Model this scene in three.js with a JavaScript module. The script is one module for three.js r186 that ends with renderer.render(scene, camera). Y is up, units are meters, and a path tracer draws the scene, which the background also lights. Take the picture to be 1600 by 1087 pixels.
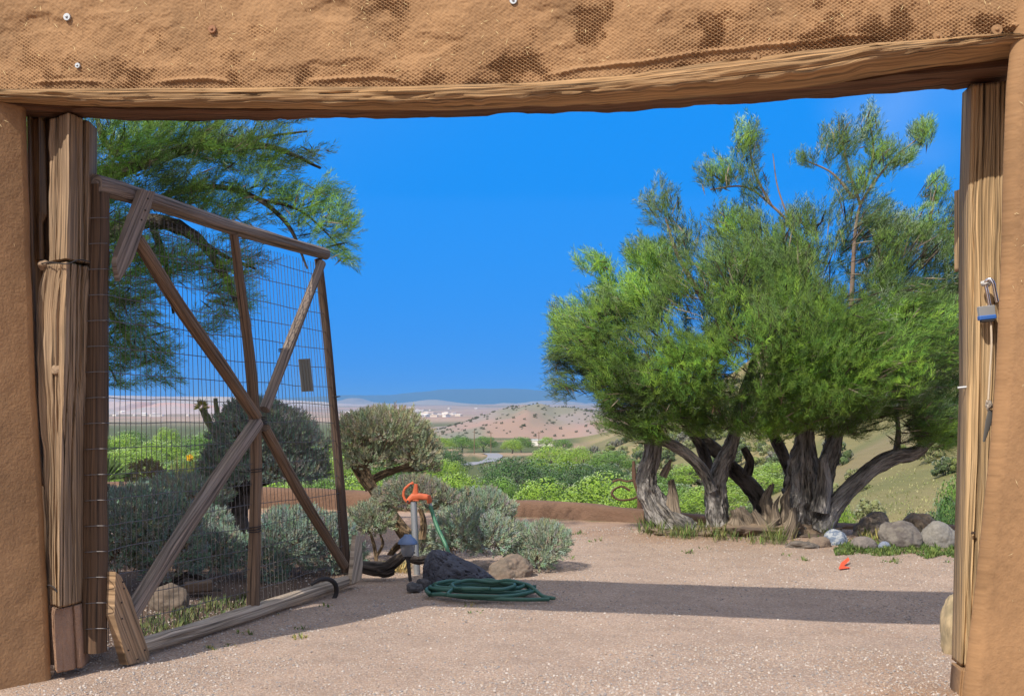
import * as THREE from 'three';
import { mergeGeometries, mergeVertices } from 'three/addons/utils/BufferGeometryUtils.js';
import { RoundedBoxGeometry } from 'three/addons/geometries/RoundedBoxGeometry.js';

// ───────────────────────── camera, sky, sun, exposure ─────────────────────────
const FOCAL = 1900, EYE = 1.6;                       // focal length in photo pixels (1600 wide), eye height in metres
const scene = new THREE.Scene();
const camera = new THREE.PerspectiveCamera(2 * Math.atan(640 / FOCAL) * 180 / Math.PI, 1600 / 1280, 0.1, 90000);
camera.position.set(0, EYE, 0);
camera.setViewOffset(1600, 1280, 0, 0, 1600, 1087);  // rising-front shift: level camera, horizon below the middle
const renderer = new THREE.WebGLRenderer({ antialias: true });
renderer.toneMapping = THREE.LinearToneMapping;
renderer.toneMappingExposure = 1.27;
renderer.shadowMap.enabled = true;
const SUN_AZ = 35 * Math.PI / 180, SUN_EL = 44 * Math.PI / 180;
const SUN = new THREE.Vector3(-Math.sin(SUN_AZ) * Math.cos(SUN_EL), Math.sin(SUN_EL), Math.cos(SUN_AZ) * Math.cos(SUN_EL));
const sun = new THREE.DirectionalLight(new THREE.Color(1.0, 0.92, 0.80), 4.0);
sun.position.copy(SUN).multiplyScalar(60); sun.castShadow = true;
Object.assign(sun.shadow.camera, { left: -40, right: 40, top: 40, bottom: -40, near: 1, far: 200 }); sun.shadow.mapSize.set(4096, 4096);
scene.add(sun, sun.target);

// ───────────────────────── random numbers and noise ─────────────────────────
function rng(seed) { let a = seed >>> 0; return () => { a = (a + 0x6D2B79F5) | 0; let t = Math.imul(a ^ (a >>> 15), 1 | a); t = (t + Math.imul(t ^ (t >>> 7), 61 | t)) ^ t; return ((t ^ (t >>> 14)) >>> 0) / 4294967296; }; }
const sm = (a, b, x) => { const t = Math.min(1, Math.max(0, (x - a) / (b - a))); return t * t * (3 - 2 * t); };
const mix = (a, b, t) => a + (b - a) * t, clamp = (x, a, b) => Math.min(b, Math.max(a, x));
function h3(x, y, z) { let h = Math.imul(x, 374761393) ^ Math.imul(y, 668265263) ^ Math.imul(z, 1274126177); h = Math.imul(h ^ (h >>> 13), 1274126177); return ((h ^ (h >>> 16)) >>> 0) / 4294967296; }
function noise(x, y = 0, z = 0) {                    // value noise in -1..1
  const xi = Math.floor(x), yi = Math.floor(y), zi = Math.floor(z); let fx = x - xi, fy = y - yi, fz = z - zi;
  fx = fx * fx * (3 - 2 * fx); fy = fy * fy * (3 - 2 * fy); fz = fz * fz * (3 - 2 * fz);
  const l = (a, b, t) => a + (b - a) * t;
  const p = (k) => l(l(h3(xi, yi, zi + k), h3(xi + 1, yi, zi + k), fx), l(h3(xi, yi + 1, zi + k), h3(xi + 1, yi + 1, zi + k), fx), fy);
  return l(p(0), p(1), fz) * 2 - 1;
}
const fbm = (x, y, z, o = 4) => { let s = 0, a = 0.5, f = 1; for (let i = 0; i < o; i++) { s += a * noise(x * f + i * 17.3, y * f - i * 9.1, z * f + i * 5.7); a *= 0.5; f *= 2.03; } return s; };
function wrapNoise(x, y, px, py, seed) {             // tiles after px, py cells
  const xi = Math.floor(x), yi = Math.floor(y); let fx = x - xi, fy = y - yi; fx = fx * fx * (3 - 2 * fx); fy = fy * fy * (3 - 2 * fy);
  const m = (a, n) => ((a % n) + n) % n, v = (i, j) => h3(m(xi + i, px), m(yi + j, py), seed);
  return mix(mix(v(0, 0), v(1, 0), fx), mix(v(0, 1), v(1, 1), fx), fy) * 2 - 1;
}
function wfbm(u, v, fx, fy, seed, o = 4) { let s = 0, a = 0.5; for (let i = 0; i < o; i++) { s += a * wrapNoise(u * fx, v * fy, fx, fy, seed + i * 31); a *= 0.5; fx *= 2; fy *= 2; } return s; }
const V = (x, y, z) => new THREE.Vector3(x, y, z);
const P = (px, py, d) => V((px - 800) / FOCAL * d, EYE + (640 - py) / FOCAL * d, -d);   // a point of the place seen along that direction, d metres off
const HP = (px, h, d) => V((px - 800) / FOCAL * d, h, -d);

// ───────────────────────── sky ─────────────────────────
{
  const W = 1024, H = 512, data = new Float32Array(W * H * 4), dir = V();
  for (let j = 0; j < H; j++) for (let i = 0; i < W; i++) {
    const th = ((i + 0.5) / W - 0.5) * 2 * Math.PI, el = ((j + 0.5) / H - 0.5) * Math.PI;
    dir.set(Math.cos(el) * Math.cos(th), Math.sin(el), Math.cos(el) * Math.sin(th));
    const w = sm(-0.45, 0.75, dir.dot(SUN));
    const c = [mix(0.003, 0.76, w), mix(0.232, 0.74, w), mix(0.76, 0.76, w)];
    const hz = Math.exp(-Math.max(0, dir.y) * 9) * 0.10;                    // a little deeper in colour towards the horizon, as in view
    const q = 1 / (0.35 + Math.max(0, dir.y));
    const cl = sm(-0.12, 0.5, fbm(dir.x * q * 1.3 + 3.1, dir.z * q * 1.3 - 1.7, 4.2, 5)) * sm(0.0, 0.25, dir.y) * 0.42;
    const tint = [0.55, 0.66, 0.9];
    for (let k = 0; k < 3; k++) data[(j * W + i) * 4 + k] = mix(c[k], tint[k], cl) * (1 - hz);
    data[(j * W + i) * 4 + 3] = 1;
  }
  const sky = new THREE.DataTexture(data, W, H, THREE.RGBAFormat, THREE.FloatType);
  sky.mapping = THREE.EquirectangularReflectionMapping; sky.magFilter = THREE.LinearFilter; sky.wrapS = THREE.RepeatWrapping; sky.needsUpdate = true;
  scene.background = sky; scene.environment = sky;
}

// ───────────────────────── naming ─────────────────────────
const taken = {};
function numbered(name) { const n = taken[name] = (taken[name] ?? -1) + 1; return n ? `${name}_${String(n).padStart(3, '0')}` : name; }
function tag(o, label, category, group) { o.userData = { label, category }; if (group) o.userData.group = group; return o; }
function thing(name, label, category, pos = V(0, 0, 0), group) { const o = new THREE.Group(); o.name = numbered(name); o.position.copy(pos); scene.add(o); return tag(o, label, category, group); }
function mesh(name, geo, mat, parent = scene, kind) {
  const m = new THREE.Mesh(geo, mat); m.name = parent === scene ? numbered(name) : name; m.castShadow = m.receiveShadow = true;
  if (kind) m.userData.kind = kind;
  if (parent !== scene) { parent.updateWorldMatrix(true, false); geo.translate(...parent.getWorldPosition(V()).negate().toArray()); }   // geometry is written in world coordinates
  parent.add(m); return m;
}
function copyOf(o, label, group) { const c = o.clone(); c.name = numbered(o.name.replace(/_\d{3}$/, '')); if (label) c.userData.label = label; if (group) c.userData.group = group; scene.add(c); return c; }

// ───────────────────────── textures and materials ─────────────────────────
function tex(w, h, f, srgb) {
  const d = new Uint8Array(w * h * 4);
  for (let j = 0; j < h; j++) for (let i = 0; i < w; i++) { const c = f(i / w, j / h, i, j), o = (j * w + i) * 4; for (let k = 0; k < 3; k++) { let v = Array.isArray(c) ? c[k] : c; if (srgb) v = v <= 0.0031308 ? v * 12.92 : 1.055 * Math.pow(Math.max(v, 0), 1 / 2.4) - 0.055; d[o + k] = clamp(Math.round(v * 255), 0, 255); } d[o + 3] = 255; }
  const t = new THREE.DataTexture(d, w, h); t.wrapS = t.wrapT = THREE.RepeatWrapping; t.magFilter = THREE.LinearFilter; t.minFilter = THREE.LinearMipmapLinearFilter; t.generateMipmaps = true;
  if (srgb) t.colorSpace = THREE.SRGBColorSpace; t.needsUpdate = true; return t;
}
const rep = (t, x, y) => { const c = t.clone(); c.repeat.set(x, y); c.needsUpdate = true; return c; };
// wood: u across the grain (0.5 m per tile), v along it (2 m per tile); values near 1, the material's colour multiplies
const grainV = (u, v) => { const warp = wfbm(u, v, 4, 3, 5, 3) * 0.05; const a = wfbm(u + warp, v, 24, 3, 11, 4), b = wfbm(u + warp, v, 90, 4, 23, 2); return a * 0.9 + b * 0.5; };
const GR = new Float32Array(512 * 1024); for (let j = 0; j < 1024; j++) for (let i = 0; i < 512; i++) GR[j * 512 + i] = grainV(i / 512, j / 1024);
const woodMap = tex(512, 1024, (u, v, i, j) => { const g = GR[j * 512 + i], s = wfbm(u, v, 3, 5, 77, 3); const k = clamp(0.7 + g * 0.8, 0.12, 1), w = sm(0.05, 0.4, s) * 0.35; return [k * mix(1, 0.86, w), k * mix(0.93, 0.87, w), k * mix(0.84, 0.9, w)]; }, true);
const woodBump = tex(512, 1024, (u, v, i, j) => clamp(0.6 + GR[j * 512 + i] * 0.7, 0, 1));
const barkMap = tex(512, 512, (u, v) => { const a = wfbm(u, v, 10, 5, 3, 5), b = wfbm(u, v, 40, 12, 9, 2); const k = clamp(0.66 + a * 0.95 + b * 0.4, 0.12, 1), m = sm(0.1, 0.45, wfbm(u, v, 4, 3, 55, 3)); return [k, k * mix(0.97, 0.93, m), k * mix(0.95, 0.85, m)]; }, true);
const barkBump = tex(512, 512, (u, v) => clamp(0.55 + wfbm(u, v, 14, 6, 3, 5) * 0.8, 0, 1));
const mudMap = tex(1024, 1024, (u, v) => { const a = wfbm(u, v, 5, 5, 2, 5), b = wfbm(u, v, 90, 90, 8, 3), k = clamp(0.86 + a * 0.22 + b * 0.14, 0.3, 1), y = sm(0.05, 0.4, wfbm(u, v, 3, 4, 41, 4)) * 0.5; return [k, k * mix(0.97, 1, y), k * mix(0.94, 1, y)]; }, true);
const mudBump = tex(1024, 1024, (u, v) => clamp(0.5 + wfbm(u, v, 14, 14, 6, 5) * 0.5 + wfbm(u, v, 120, 120, 19, 2) * 0.22, 0, 1));
const gravelMap = (() => {                            // 1.2 m tile of mixed small chippings
  const N = 1024, cells = 96, r = rng(91), pts = []; for (let i = 0; i < cells * cells; i++) pts.push([r(), r(), r(), r()]);
  const col = [[0.90, 0.80, 0.74], [0.78, 0.65, 0.57], [0.62, 0.55, 0.52], [0.97, 0.92, 0.86], [0.74, 0.58, 0.45], [0.55, 0.50, 0.49]];
  return [tex(N, N, (u, v) => { const x = u * cells, y = v * cells, xi = Math.floor(x), yi = Math.floor(y); let b = 9, id = 0, b2 = 9; for (let j = -1; j < 2; j++) for (let i = -1; i < 2; i++) { const k = ((yi + j + cells) % cells) * cells + (xi + i + cells) % cells, p = pts[k], q = Math.hypot(xi + i + p[0] - x, yi + j + p[1] - y); if (q < b) { b2 = b; b = q; id = k; } else if (q < b2) b2 = q; } const p = pts[id], c = col[Math.floor(p[2] * 6)], k = (0.8 + 0.25 * p[3]) * (0.93 + 0.2 * wfbm(u, v, 4, 4, 3, 4)), s = sm(0.0, 0.16, b2 - b) * 0.75; return c.map((e, i) => mix([0.78, 0.6, 0.5][i], e, s) * k); }, true),
    tex(N, N, (u, v) => { const x = u * cells, y = v * cells, xi = Math.floor(x), yi = Math.floor(y); let b = 9; for (let j = -1; j < 2; j++) for (let i = -1; i < 2; i++) { const k = ((yi + j + cells) % cells) * cells + (xi + i + cells) % cells, p = pts[k], q = Math.hypot(xi + i + p[0] - x, yi + j + p[1] - y); if (q < b) b = q; } return clamp(1 - b * 1.1, 0, 1); })];
})();
const lin = (r, g, b) => new THREE.Color().setRGB(r, g, b);
const std = (o) => new THREE.MeshStandardMaterial({ roughness: 0.9, metalness: 0, ...o });
const woodM = (r, g, b, bump = 0.006) => std({ color: lin(r, g, b), map: rep(woodMap, 3.1, 0.5), bumpMap: rep(woodBump, 3.1, 0.5), bumpScale: bump, roughness: 0.85 });
const M = {
  adobe: std({ color: lin(0.34, 0.2, 0.099), map: rep(mudMap, 0.55, 0.55), bumpMap: rep(mudBump, 0.8, 0.8), bumpScale: 0.005, roughness: 0.95 }),
  adobeFine: std({ color: lin(0.34, 0.2, 0.099), map: rep(mudMap, 0.9, 0.9), roughness: 0.95 }),
  adobeBrown: std({ color: lin(0.165, 0.098, 0.066), map: rep(mudMap, 0.5, 0.5), bumpMap: rep(mudBump, 0.5, 0.5), bumpScale: 0.02, roughness: 0.95 }),
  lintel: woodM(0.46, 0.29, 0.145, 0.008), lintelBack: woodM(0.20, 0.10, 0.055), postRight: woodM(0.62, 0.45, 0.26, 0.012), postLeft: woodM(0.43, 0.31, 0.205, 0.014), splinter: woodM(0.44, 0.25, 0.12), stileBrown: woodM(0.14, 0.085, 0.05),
  greyWood: woodM(0.31, 0.26, 0.23, 0.01), brownWood: woodM(0.26, 0.18, 0.125, 0.01), mud: std({ color: lin(0.30, 0.15, 0.08) }), darkWood: woodM(0.13, 0.09, 0.07), paleWood: woodM(0.60, 0.51, 0.42), plateWood: woodM(0.42, 0.29, 0.18),
  bark: std({ color: lin(0.42, 0.405, 0.39), map: rep(barkMap, 2.2, 1.3), bumpMap: rep(barkBump, 2.2, 1.3), bumpScale: 0.06, roughness: 1 }),
  darkBark: std({ color: lin(0.15, 0.13, 0.115), map: rep(barkMap, 1.6, 1.6), bumpMap: rep(barkBump, 1.6, 1.6), bumpScale: 0.02, roughness: 1 }),
  tanBark: std({ color: lin(0.42, 0.30, 0.18), map: rep(barkMap, 3, 1.2), bumpMap: rep(barkBump, 3, 1.2), bumpScale: 0.015, roughness: 1 }),
  deadWood: std({ color: lin(0.33, 0.28, 0.23), map: rep(woodMap, 1.6, 0.6), bumpMap: rep(woodBump, 1.6, 0.6), bumpScale: 0.015 }),
  leaf: new THREE.MeshPhysicalMaterial({ color: 0xffffff, vertexColors: true, roughness: 0.95, transmission: 0.3, thickness: 0, side: THREE.DoubleSide }),
  dryLeaf: std({ vertexColors: true, side: THREE.DoubleSide, roughness: 0.95 }),
  vcol: std({ vertexColors: true, roughness: 0.95 }),
  wire: std({ color: lin(0.16, 0.15, 0.15), roughness: 0.55, metalness: 0.6 }),
  galv: std({ color: lin(0.42, 0.44, 0.46), roughness: 0.45, metalness: 0.7 }),
  chrome: std({ color: lin(0.8, 0.8, 0.82), roughness: 0.16, metalness: 1 }),
  iron: std({ color: lin(0.045, 0.04, 0.04), roughness: 0.7, metalness: 0.4 }),
  rust: std({ color: lin(0.10, 0.055, 0.035), roughness: 0.9 }),
  orange: std({ color: lin(0.60, 0.13, 0.05), map: rep(mudMap, 6, 6), roughness: 0.6 }),
  hose: std({ color: lin(0.035, 0.115, 0.085), roughness: 0.45 }),
  hoseLight: std({ color: lin(0.06, 0.20, 0.11), roughness: 0.45 }),
  gravel: std({ vertexColors: true, map: rep(gravelMap[0], 1 / 1.2, 1 / 1.2), bumpMap: rep(gravelMap[1], 1 / 1.2, 1 / 1.2), bumpScale: 0.006, roughness: 1 }),
  stone: std({ color: 0xffffff, roughness: 0.95 }),
};

// ───────────────────────── shape helpers ─────────────────────────
class MB {
  constructor() { this.p = []; this.i = []; this.c = []; this.u = []; this.n = []; }
  v(p, c, u = 0, w = 0) { this.p.push(p.x, p.y, p.z); if (c) this.c.push(c[0], c[1], c[2]); this.u.push(u, w); return this.p.length / 3 - 1; }
  geo() { const g = new THREE.BufferGeometry(); g.setAttribute('position', new THREE.Float32BufferAttribute(this.p, 3)); g.setAttribute('uv', new THREE.Float32BufferAttribute(this.u, 2)); if (this.c.length) g.setAttribute('color', new THREE.Float32BufferAttribute(this.c, 3)); g.setIndex(this.i); if (this.n.length) g.setAttribute('normal', new THREE.Float32BufferAttribute(this.n, 3)); else g.computeVertexNormals(); return g; }
}
const lerpAt = (arr, t) => { const x = clamp(t, 0, 1) * (arr.length - 1), i = Math.min(arr.length - 2, Math.floor(x)); return arr.length === 1 ? arr[0] : mix(arr[i], arr[i + 1], x - i); };
// table of [x, y] pairs, smooth between them
const table = (pts) => (x) => { if (x <= pts[0][0]) return pts[0][1]; for (let i = 1; i < pts.length; i++) if (x <= pts[i][0]) return mix(pts[i - 1][1], pts[i][1], (x - pts[i - 1][0]) / (pts[i][0] - pts[i - 1][0])); return pts[pts.length - 1][1]; };
// swept timber or limb: superellipse section (n 2 round, 6 square) with cracks, grain relief and lumps
function sweep(pts, A, B, o = {}) {
  const { n = 2, seg = 20, rows, ref = V(0.2, 0, 1), seed = 1, lump = 0.05, crack = 0, cracks = 5, twist = 0, round = true, jag = 0 } = o;
  const curve = pts.length > 2 ? new THREE.CatmullRomCurve3(pts, false, 'centripetal') : new THREE.LineCurve3(pts[0], pts[1]);
  const len = curve.getLength(), R = rows ?? Math.max(6, Math.ceil(len / 0.04)), m = new MB(), r = rng(seed * 7919 + 13);
  const ck = Array.from({ length: cracks }, () => [r() * Math.PI * 2, 0.06 + r() * 0.1, r() * 0.7 - 0.15, 0.3 + r() * 0.8, r() * 50]);
  const rad0 = Math.max(...A), per = 2 * Math.PI * rad0;
  for (let j = 0; j <= R; j++) {
    const t = j / R, c = curve.getPoint(t), tan = curve.getTangent(t), a = lerpAt(A, t), b = lerpAt(B ?? A, t);
    const nx = ref.clone().addScaledVector(tan, -ref.dot(tan)).normalize(), bx = V().crossVectors(nx, tan).normalize();   // bx across, nx towards ref
    for (let k = 0; k <= seg; k++) {
      const th = (k % seg) / seg * 2 * Math.PI + twist * t, ct = Math.cos(th), st = Math.sin(th);
      const q = Math.pow(Math.pow(Math.abs(ct), n) + Math.pow(Math.abs(st), n), -1 / n);
      let f = 1 + lump * (fbm(ct * 1.3 + seed, st * 1.3, t * len * 2.2 / 1 + seed * 3, 3) * 2);
      if (o.bark) f += o.bark * fbm(ct * 5 + seed, st * 5, t * len * 7, 3) * 2;
      let dp = 0;
      if (crack) for (const [a0, w, s0, ln, ph] of ck) { let dA = Math.abs(((th - a0 - 0.12 * noise(t * len * 2.5, ph) + Math.PI * 5) % (2 * Math.PI)) - Math.PI); const inl = sm(s0, s0 + 0.08, t) * (1 - sm(s0 + ln - 0.08, s0 + ln, t)); if (dA < w) dp = Math.max(dp, (1 - dA / w) * crack * inl); }
      const e = jag && (j === R) ? 1 : 0;
      const pp = c.clone().addScaledVector(bx, ct * q * a * f - ct * dp).addScaledVector(nx, st * q * b * f - st * dp);
      if (e) pp.addScaledVector(tan, (h3(k % seg, seed, 5) - 0.5) * jag);
      m.v(pp, null, k / seg * per, t * len);
    }
  }
  for (let j = 0; j < R; j++) for (let k = 0; k < seg; k++) { const a = j * (seg + 1) + k, b = a + seg + 1; m.i.push(a, b, a + 1, a + 1, b, b + 1); }
  for (const end of [0, R]) { const c = curve.getPoint(end / R), ci = m.v(c, null, 0.1, 0.1), s0 = m.p.length / 3; for (let k = 0; k <= seg; k++) { const q = (end * (seg + 1) + k) * 3; m.v(V(m.p[q], m.p[q + 1], m.p[q + 2]), null, (m.p[q] - c.x) , (m.p[q + 1] - c.y)); } for (let k = 0; k < seg; k++) end ? m.i.push(ci, s0 + k, s0 + k + 1) : m.i.push(ci, s0 + k + 1, s0 + k); }
  return m.geo();
}
const tube = (pts, r, seg = 8, rows) => sweep(pts, Array.isArray(r) ? r : [r], null, { seg, rows: rows ?? Math.max(2, (pts.length - 1) * 6), lump: 0 });
function rock(c, rx, ry, rz, seed, o = {}) {
  const { det = 14, rough = 0.22, fine = 0.05, col = [0.3, 0.28, 0.26], col2 = [0.2, 0.19, 0.18], pits = 0, skew = 0, freq = 1.1, flat = 0.35, bands = 0, yaw = 0, lean = 0 } = o;
  let g = new THREE.IcosahedronGeometry(1, det); g.deleteAttribute('uv'); g.deleteAttribute('normal'); g = mergeVertices(g, 1e-4);
  const p = g.attributes.position, C = [], v = V();
  for (let i = 0; i < p.count; i++) {
    v.fromBufferAttribute(p, i).normalize(); const d = v.clone();
    let f = 1 + rough * fbm(d.x * freq + seed * 3.7, d.y * freq, d.z * freq + seed, 4) * 2 + fine * fbm(d.x * 9 + seed, d.y * 9, d.z * 9, 3);
    let pit = 0; if (pits) { const q = fbm(d.x * 13 + seed, d.y * 15, d.z * 13, 2); pit = sm(0.12, 0.4, q); f -= pits * pit; }
    v.multiplyScalar(f); if (v.y < -flat) v.y = -flat - (-flat - v.y) * 0.15; v.x += lean * v.y; if (skew && v.y > 0) v.y *= 1 - skew * v.x;
    v.set(v.x * rx, v.y * ry, v.z * rz).applyAxisAngle(V(0, 1, 0), yaw).add(c); p.setXYZ(i, v.x, v.y, v.z);
    let w = sm(-0.25, 0.3, fbm(d.x * 4 + seed, d.y * 4 + 3, d.z * 4, 5)); if (bands) w = sm(-0.1, 0.15, fbm(d.x * 3 + d.y * 5 + seed, d.y * 7 - d.x * 3, d.z * 3, 3));
    const sp = 0.88 + 0.24 * h3(i, seed, 7); for (let k = 0; k < 3; k++) C.push(mix(col[k], col2[k], w) * sp);
  }
  g.setAttribute('color', new THREE.Float32BufferAttribute(C, 3)); g.setAttribute('uv', new THREE.Float32BufferAttribute(new Float32Array(p.count * 2), 2)); g.computeVertexNormals(); return g;
}
const onb = (d) => { const a = Math.abs(d.y) < 0.9 ? V(0, 1, 0) : V(1, 0, 0), x = V().crossVectors(a, d).normalize(); return [x, V().crossVectors(d, x)]; };
function blade(m, b, tip, w, side, col) { const s = side.clone().multiplyScalar(w / 2); const q = b.clone().lerp(tip, 0.55); const i = m.v(b, col); m.v(q.clone().add(s), col); m.v(tip, col); m.v(q.clone().sub(s), col); m.i.push(i, i + 1, i + 2, i, i + 2, i + 3); }
// a thin leaf of one face whose outer side looks the way of N: leaves of a crown lie like its surface and take light together
function leafFace(m, b, tip, w, side, col, N, quad, own = 0.45) {
  const s = side.clone().multiplyScalar(w / 2), ax = tip.clone().sub(b), gn = V().crossVectors(s, ax); if (gn.dot(N) < 0) s.negate();
  const q = b.clone().lerp(tip, quad ? 0.5 : 0.35), n0 = gn.dot(N) < 0 ? gn.negate() : gn; n0.normalize(); const nn = n0.multiplyScalar(own).add(N).normalize();
  const i = m.v(b, col), k = m.v(q.clone().add(s), col); m.v(tip, col); let c = 3; if (quad) { m.v(q.clone().sub(s), col); c = 4; m.i.push(i, k, i + 2, i, i + 2, i + 3); } else m.i.push(i, k, i + 2);
  for (let e = 0; e < c; e++) m.n.push(nn.x, nn.y, nn.z);
}
const unit = (r) => { const z = r() * 2 - 1, a = r() * Math.PI * 2, s = Math.sqrt(1 - z * z); return V(s * Math.cos(a), z, s * Math.sin(a)); };
function box(c, w, h, d, bevel = 0.004, rot) { const g = new RoundedBoxGeometry(w, h, d, 2, bevel); if (rot) g.applyMatrix4(new THREE.Matrix4().makeRotationFromEuler(rot)); g.translate(c.x, c.y, c.z); return g; }
function join(gs) { return mergeGeometries(gs.map((g) => { const q = g.index ? g.toNonIndexed() : g; for (const k of Object.keys(q.attributes)) if (!['position', 'normal', 'uv'].includes(k)) q.deleteAttribute(k); return q; })); }

// ───────────────────────── land: one sheet from behind the camera to the far plain ─────────────────────────
const WALL_FOOT = table([[-400, 21], [100, 20.4], [560, 19.6], [850, 18.3], [1000, 17.4], [1350, 16.0], [1900, 14.2]]);   // distance of the low wall's foot by direction
const wallD = (x, d) => WALL_FOOT(800 + FOCAL * x / Math.max(d, 3));
const footX = (d) => 6 + 0.05 * Math.min(d, 600);
function landY(x, d) {
  const out = d - wallD(x, d) - 0.25;
  if (out < 0) return fbm(x * 0.5, d * 0.5, 3.3, 3) * 0.05 - 0.012 + 0.10 * Math.exp(-(((x - 2.6) / 2.4) ** 2) - ((d - 15.2) / 1.0) ** 2) - 0.06 * sm(0.5, 3, x) * (1 - sm(9, 13, d)) * sm(7.5, 9, d);
  let y = -20 * (1 - Math.exp(-out / 34)) * (1 - 0.42 * sm(3, 12, x - 0.02 * d) * (1 - sm(90, 170, d)));
  const q = Math.max(0, x - footX(d)); let hill = mix(0.4, 1, sm(75, 170, d)) * (0.29 * q + 0.0035 * q * q); hill = 74 * Math.tanh(hill / 74) * (1 - sm(600, 1100, d)) * sm(2, 30, out);
  y += hill * (1 + 0.22 * fbm(x * 0.02, d * 0.02, 9, 4)) + sm(30, 200, d) * fbm(x * 0.012, d * 0.012, 1, 4) * 3;
  const l = Math.max(0, -x - 30 - 0.32 * d); y += Math.min(60, 0.06 * l) * (1 - sm(1500, 3000, d)) * sm(2, 40, out);
  y += 80 * sm(3000, 17000, d) + sm(2500, 6000, d) * fbm(x * 0.0006, d * 0.0006, 5, 5) * 28;
  return y;
}
function landColor(x, d) {
  const n1 = fbm(x * 0.35, d * 0.35, 2, 4), n2 = fbm(x * 0.02, d * 0.02, 7, 5), out = d - wallD(x, d);
  if (out < 0) {
    let c = [0.585, 0.515, 0.452]; const dirt = clamp(sm(0.05, 0.5, n1 + 0.35 * sm(13.2, 15, d) + 0.5 * (1 - sm(6.4, 7.3, d))) , 0, 1);
    c = c.map((e, k) => mix(e, [0.52, 0.385, 0.27][k], dirt * 0.85));
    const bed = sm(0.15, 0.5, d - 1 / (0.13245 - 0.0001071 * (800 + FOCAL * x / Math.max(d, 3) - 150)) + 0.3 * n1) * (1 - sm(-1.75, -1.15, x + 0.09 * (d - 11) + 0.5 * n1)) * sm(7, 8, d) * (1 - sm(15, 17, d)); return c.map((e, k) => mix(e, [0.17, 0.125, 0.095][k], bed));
  }
  const hillQ = sm(0, 14, x - footX(d)), grass = [0.115, 0.165, 0.04], dry = [0.40, 0.39, 0.18], red = [0.44, 0.37, 0.26];
  const s = sm(-0.2, 0.3, n2 + 0.3 * n1); let c = grass.map((e, k) => mix(e, mix(dry[k], red[k], sm(0.0, 0.4, fbm(x * 0.03 + 9, d * 0.03, 3, 4))), clamp(hillQ * (0.55 + 0.45 * s), 0, 1)));
  const scrub = sm(0.0, 0.3, fbm(x * 0.07 + 3, d * 0.07, 12, 4)) * hillQ * (1 - sm(600, 900, d)); c = c.map((e, k) => mix(e, [0.17, 0.225, 0.07][k], scrub * 0.6));
  const near = sm(140, 60, d) * hillQ * (1 - 0.5 * scrub); c = c.map((e, k) => mix(e, [0.44, 0.42, 0.19][k], near * 0.75));
  const flat = sm(430, 520, d) * (1 - sm(760, 900, d)) * (1 - hillQ) * sm(-70, -40, x) * (1 - sm(30, 60, x)); c = c.map((e, k) => mix(e, [0.48, 0.40, 0.27][k], flat * sm(-0.25, 0.2, n2 + n1 * 0.4)));
  const far = sm(1200, 2600, d); const t = sm(-0.2, 0.25, fbm(x * 0.0016, d * 0.004, 5, 5)), pk = sm(0.05, 0.35, fbm(x * 0.001 + 4, d * 0.002, 8, 4));
  return c.map((e, k) => mix(e, mix(mix([0.54, 0.46, 0.37][k], [0.34, 0.33, 0.24][k], t), [0.58, 0.41, 0.32][k], pk * 0.6), far));
}
{
  const xs = [], ds = [], NX = 360, T = Math.asinh(26000 / 3); for (let i = 0; i <= NX; i++) xs.push(3 * Math.sinh(mix(-T, T, i / NX)));
  const ND = 360, t0 = Math.asinh(-60 / 4), t1 = Math.asinh(32000 / 4); for (let j = 0; j <= ND; j++) ds.push(10 + 4 * Math.sinh(mix(t0, t1, j / ND)));
  const m = new MB();
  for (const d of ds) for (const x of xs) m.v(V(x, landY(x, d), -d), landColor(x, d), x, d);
  for (let j = 0; j < ND; j++) for (let i = 0; i < NX; i++) { const a = j * (NX + 1) + i, b = a + NX + 1; m.i.push(a, a + 1, b, a + 1, b + 1, b); }
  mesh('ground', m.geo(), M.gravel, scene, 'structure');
}
// hills that stand on the plain: each a ridge with its own foot, top and slopes
function hill(name, x0, x1, d0, d1, height, color, nx = 160, nd = 50, gully = 0.25) {
  const m = new MB();
  for (let j = 0; j <= nd; j++) for (let i = 0; i <= nx; i++) {
    const x = mix(x0, x1, i / nx), v = j / nd, d = mix(d0, d1, v), up = Math.pow(Math.sin(Math.PI * clamp(v, 0, 1)), 0.8);
    const g = fbm(x / (d1 - d0) * 6, v * 1.6, x0, 5); const y = landY(x, d) - 3 + Math.max(0, height(x)) * up * (1 + gully * g * (1 - 0.75 * sm(0.3, 0.5, v)));
    m.v(V(x, y, -d), color(x, v, g), x * 0.05, d * 0.05);
  }
  for (let j = 0; j < nd; j++) for (let i = 0; i < nx; i++) { const a = j * (nx + 1) + i, b = a + nx + 1; m.i.push(a, a + 1, b, a + 1, b + 1, b); }
  return mesh(name, m.geo(), M.vcol, scene, 'structure');
}
const yToH = (py, d) => EYE + (640 - py) / FOCAL * d;
const redTop = table([[-200, 2], [-110, 4], [-63, 8], [-38, 17], [-22, 22.5], [-6, 27], [12, 29], [32, 28], [76, 26], [130, 26], [240, 34], [420, 45], [600, 30]]);
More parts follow.
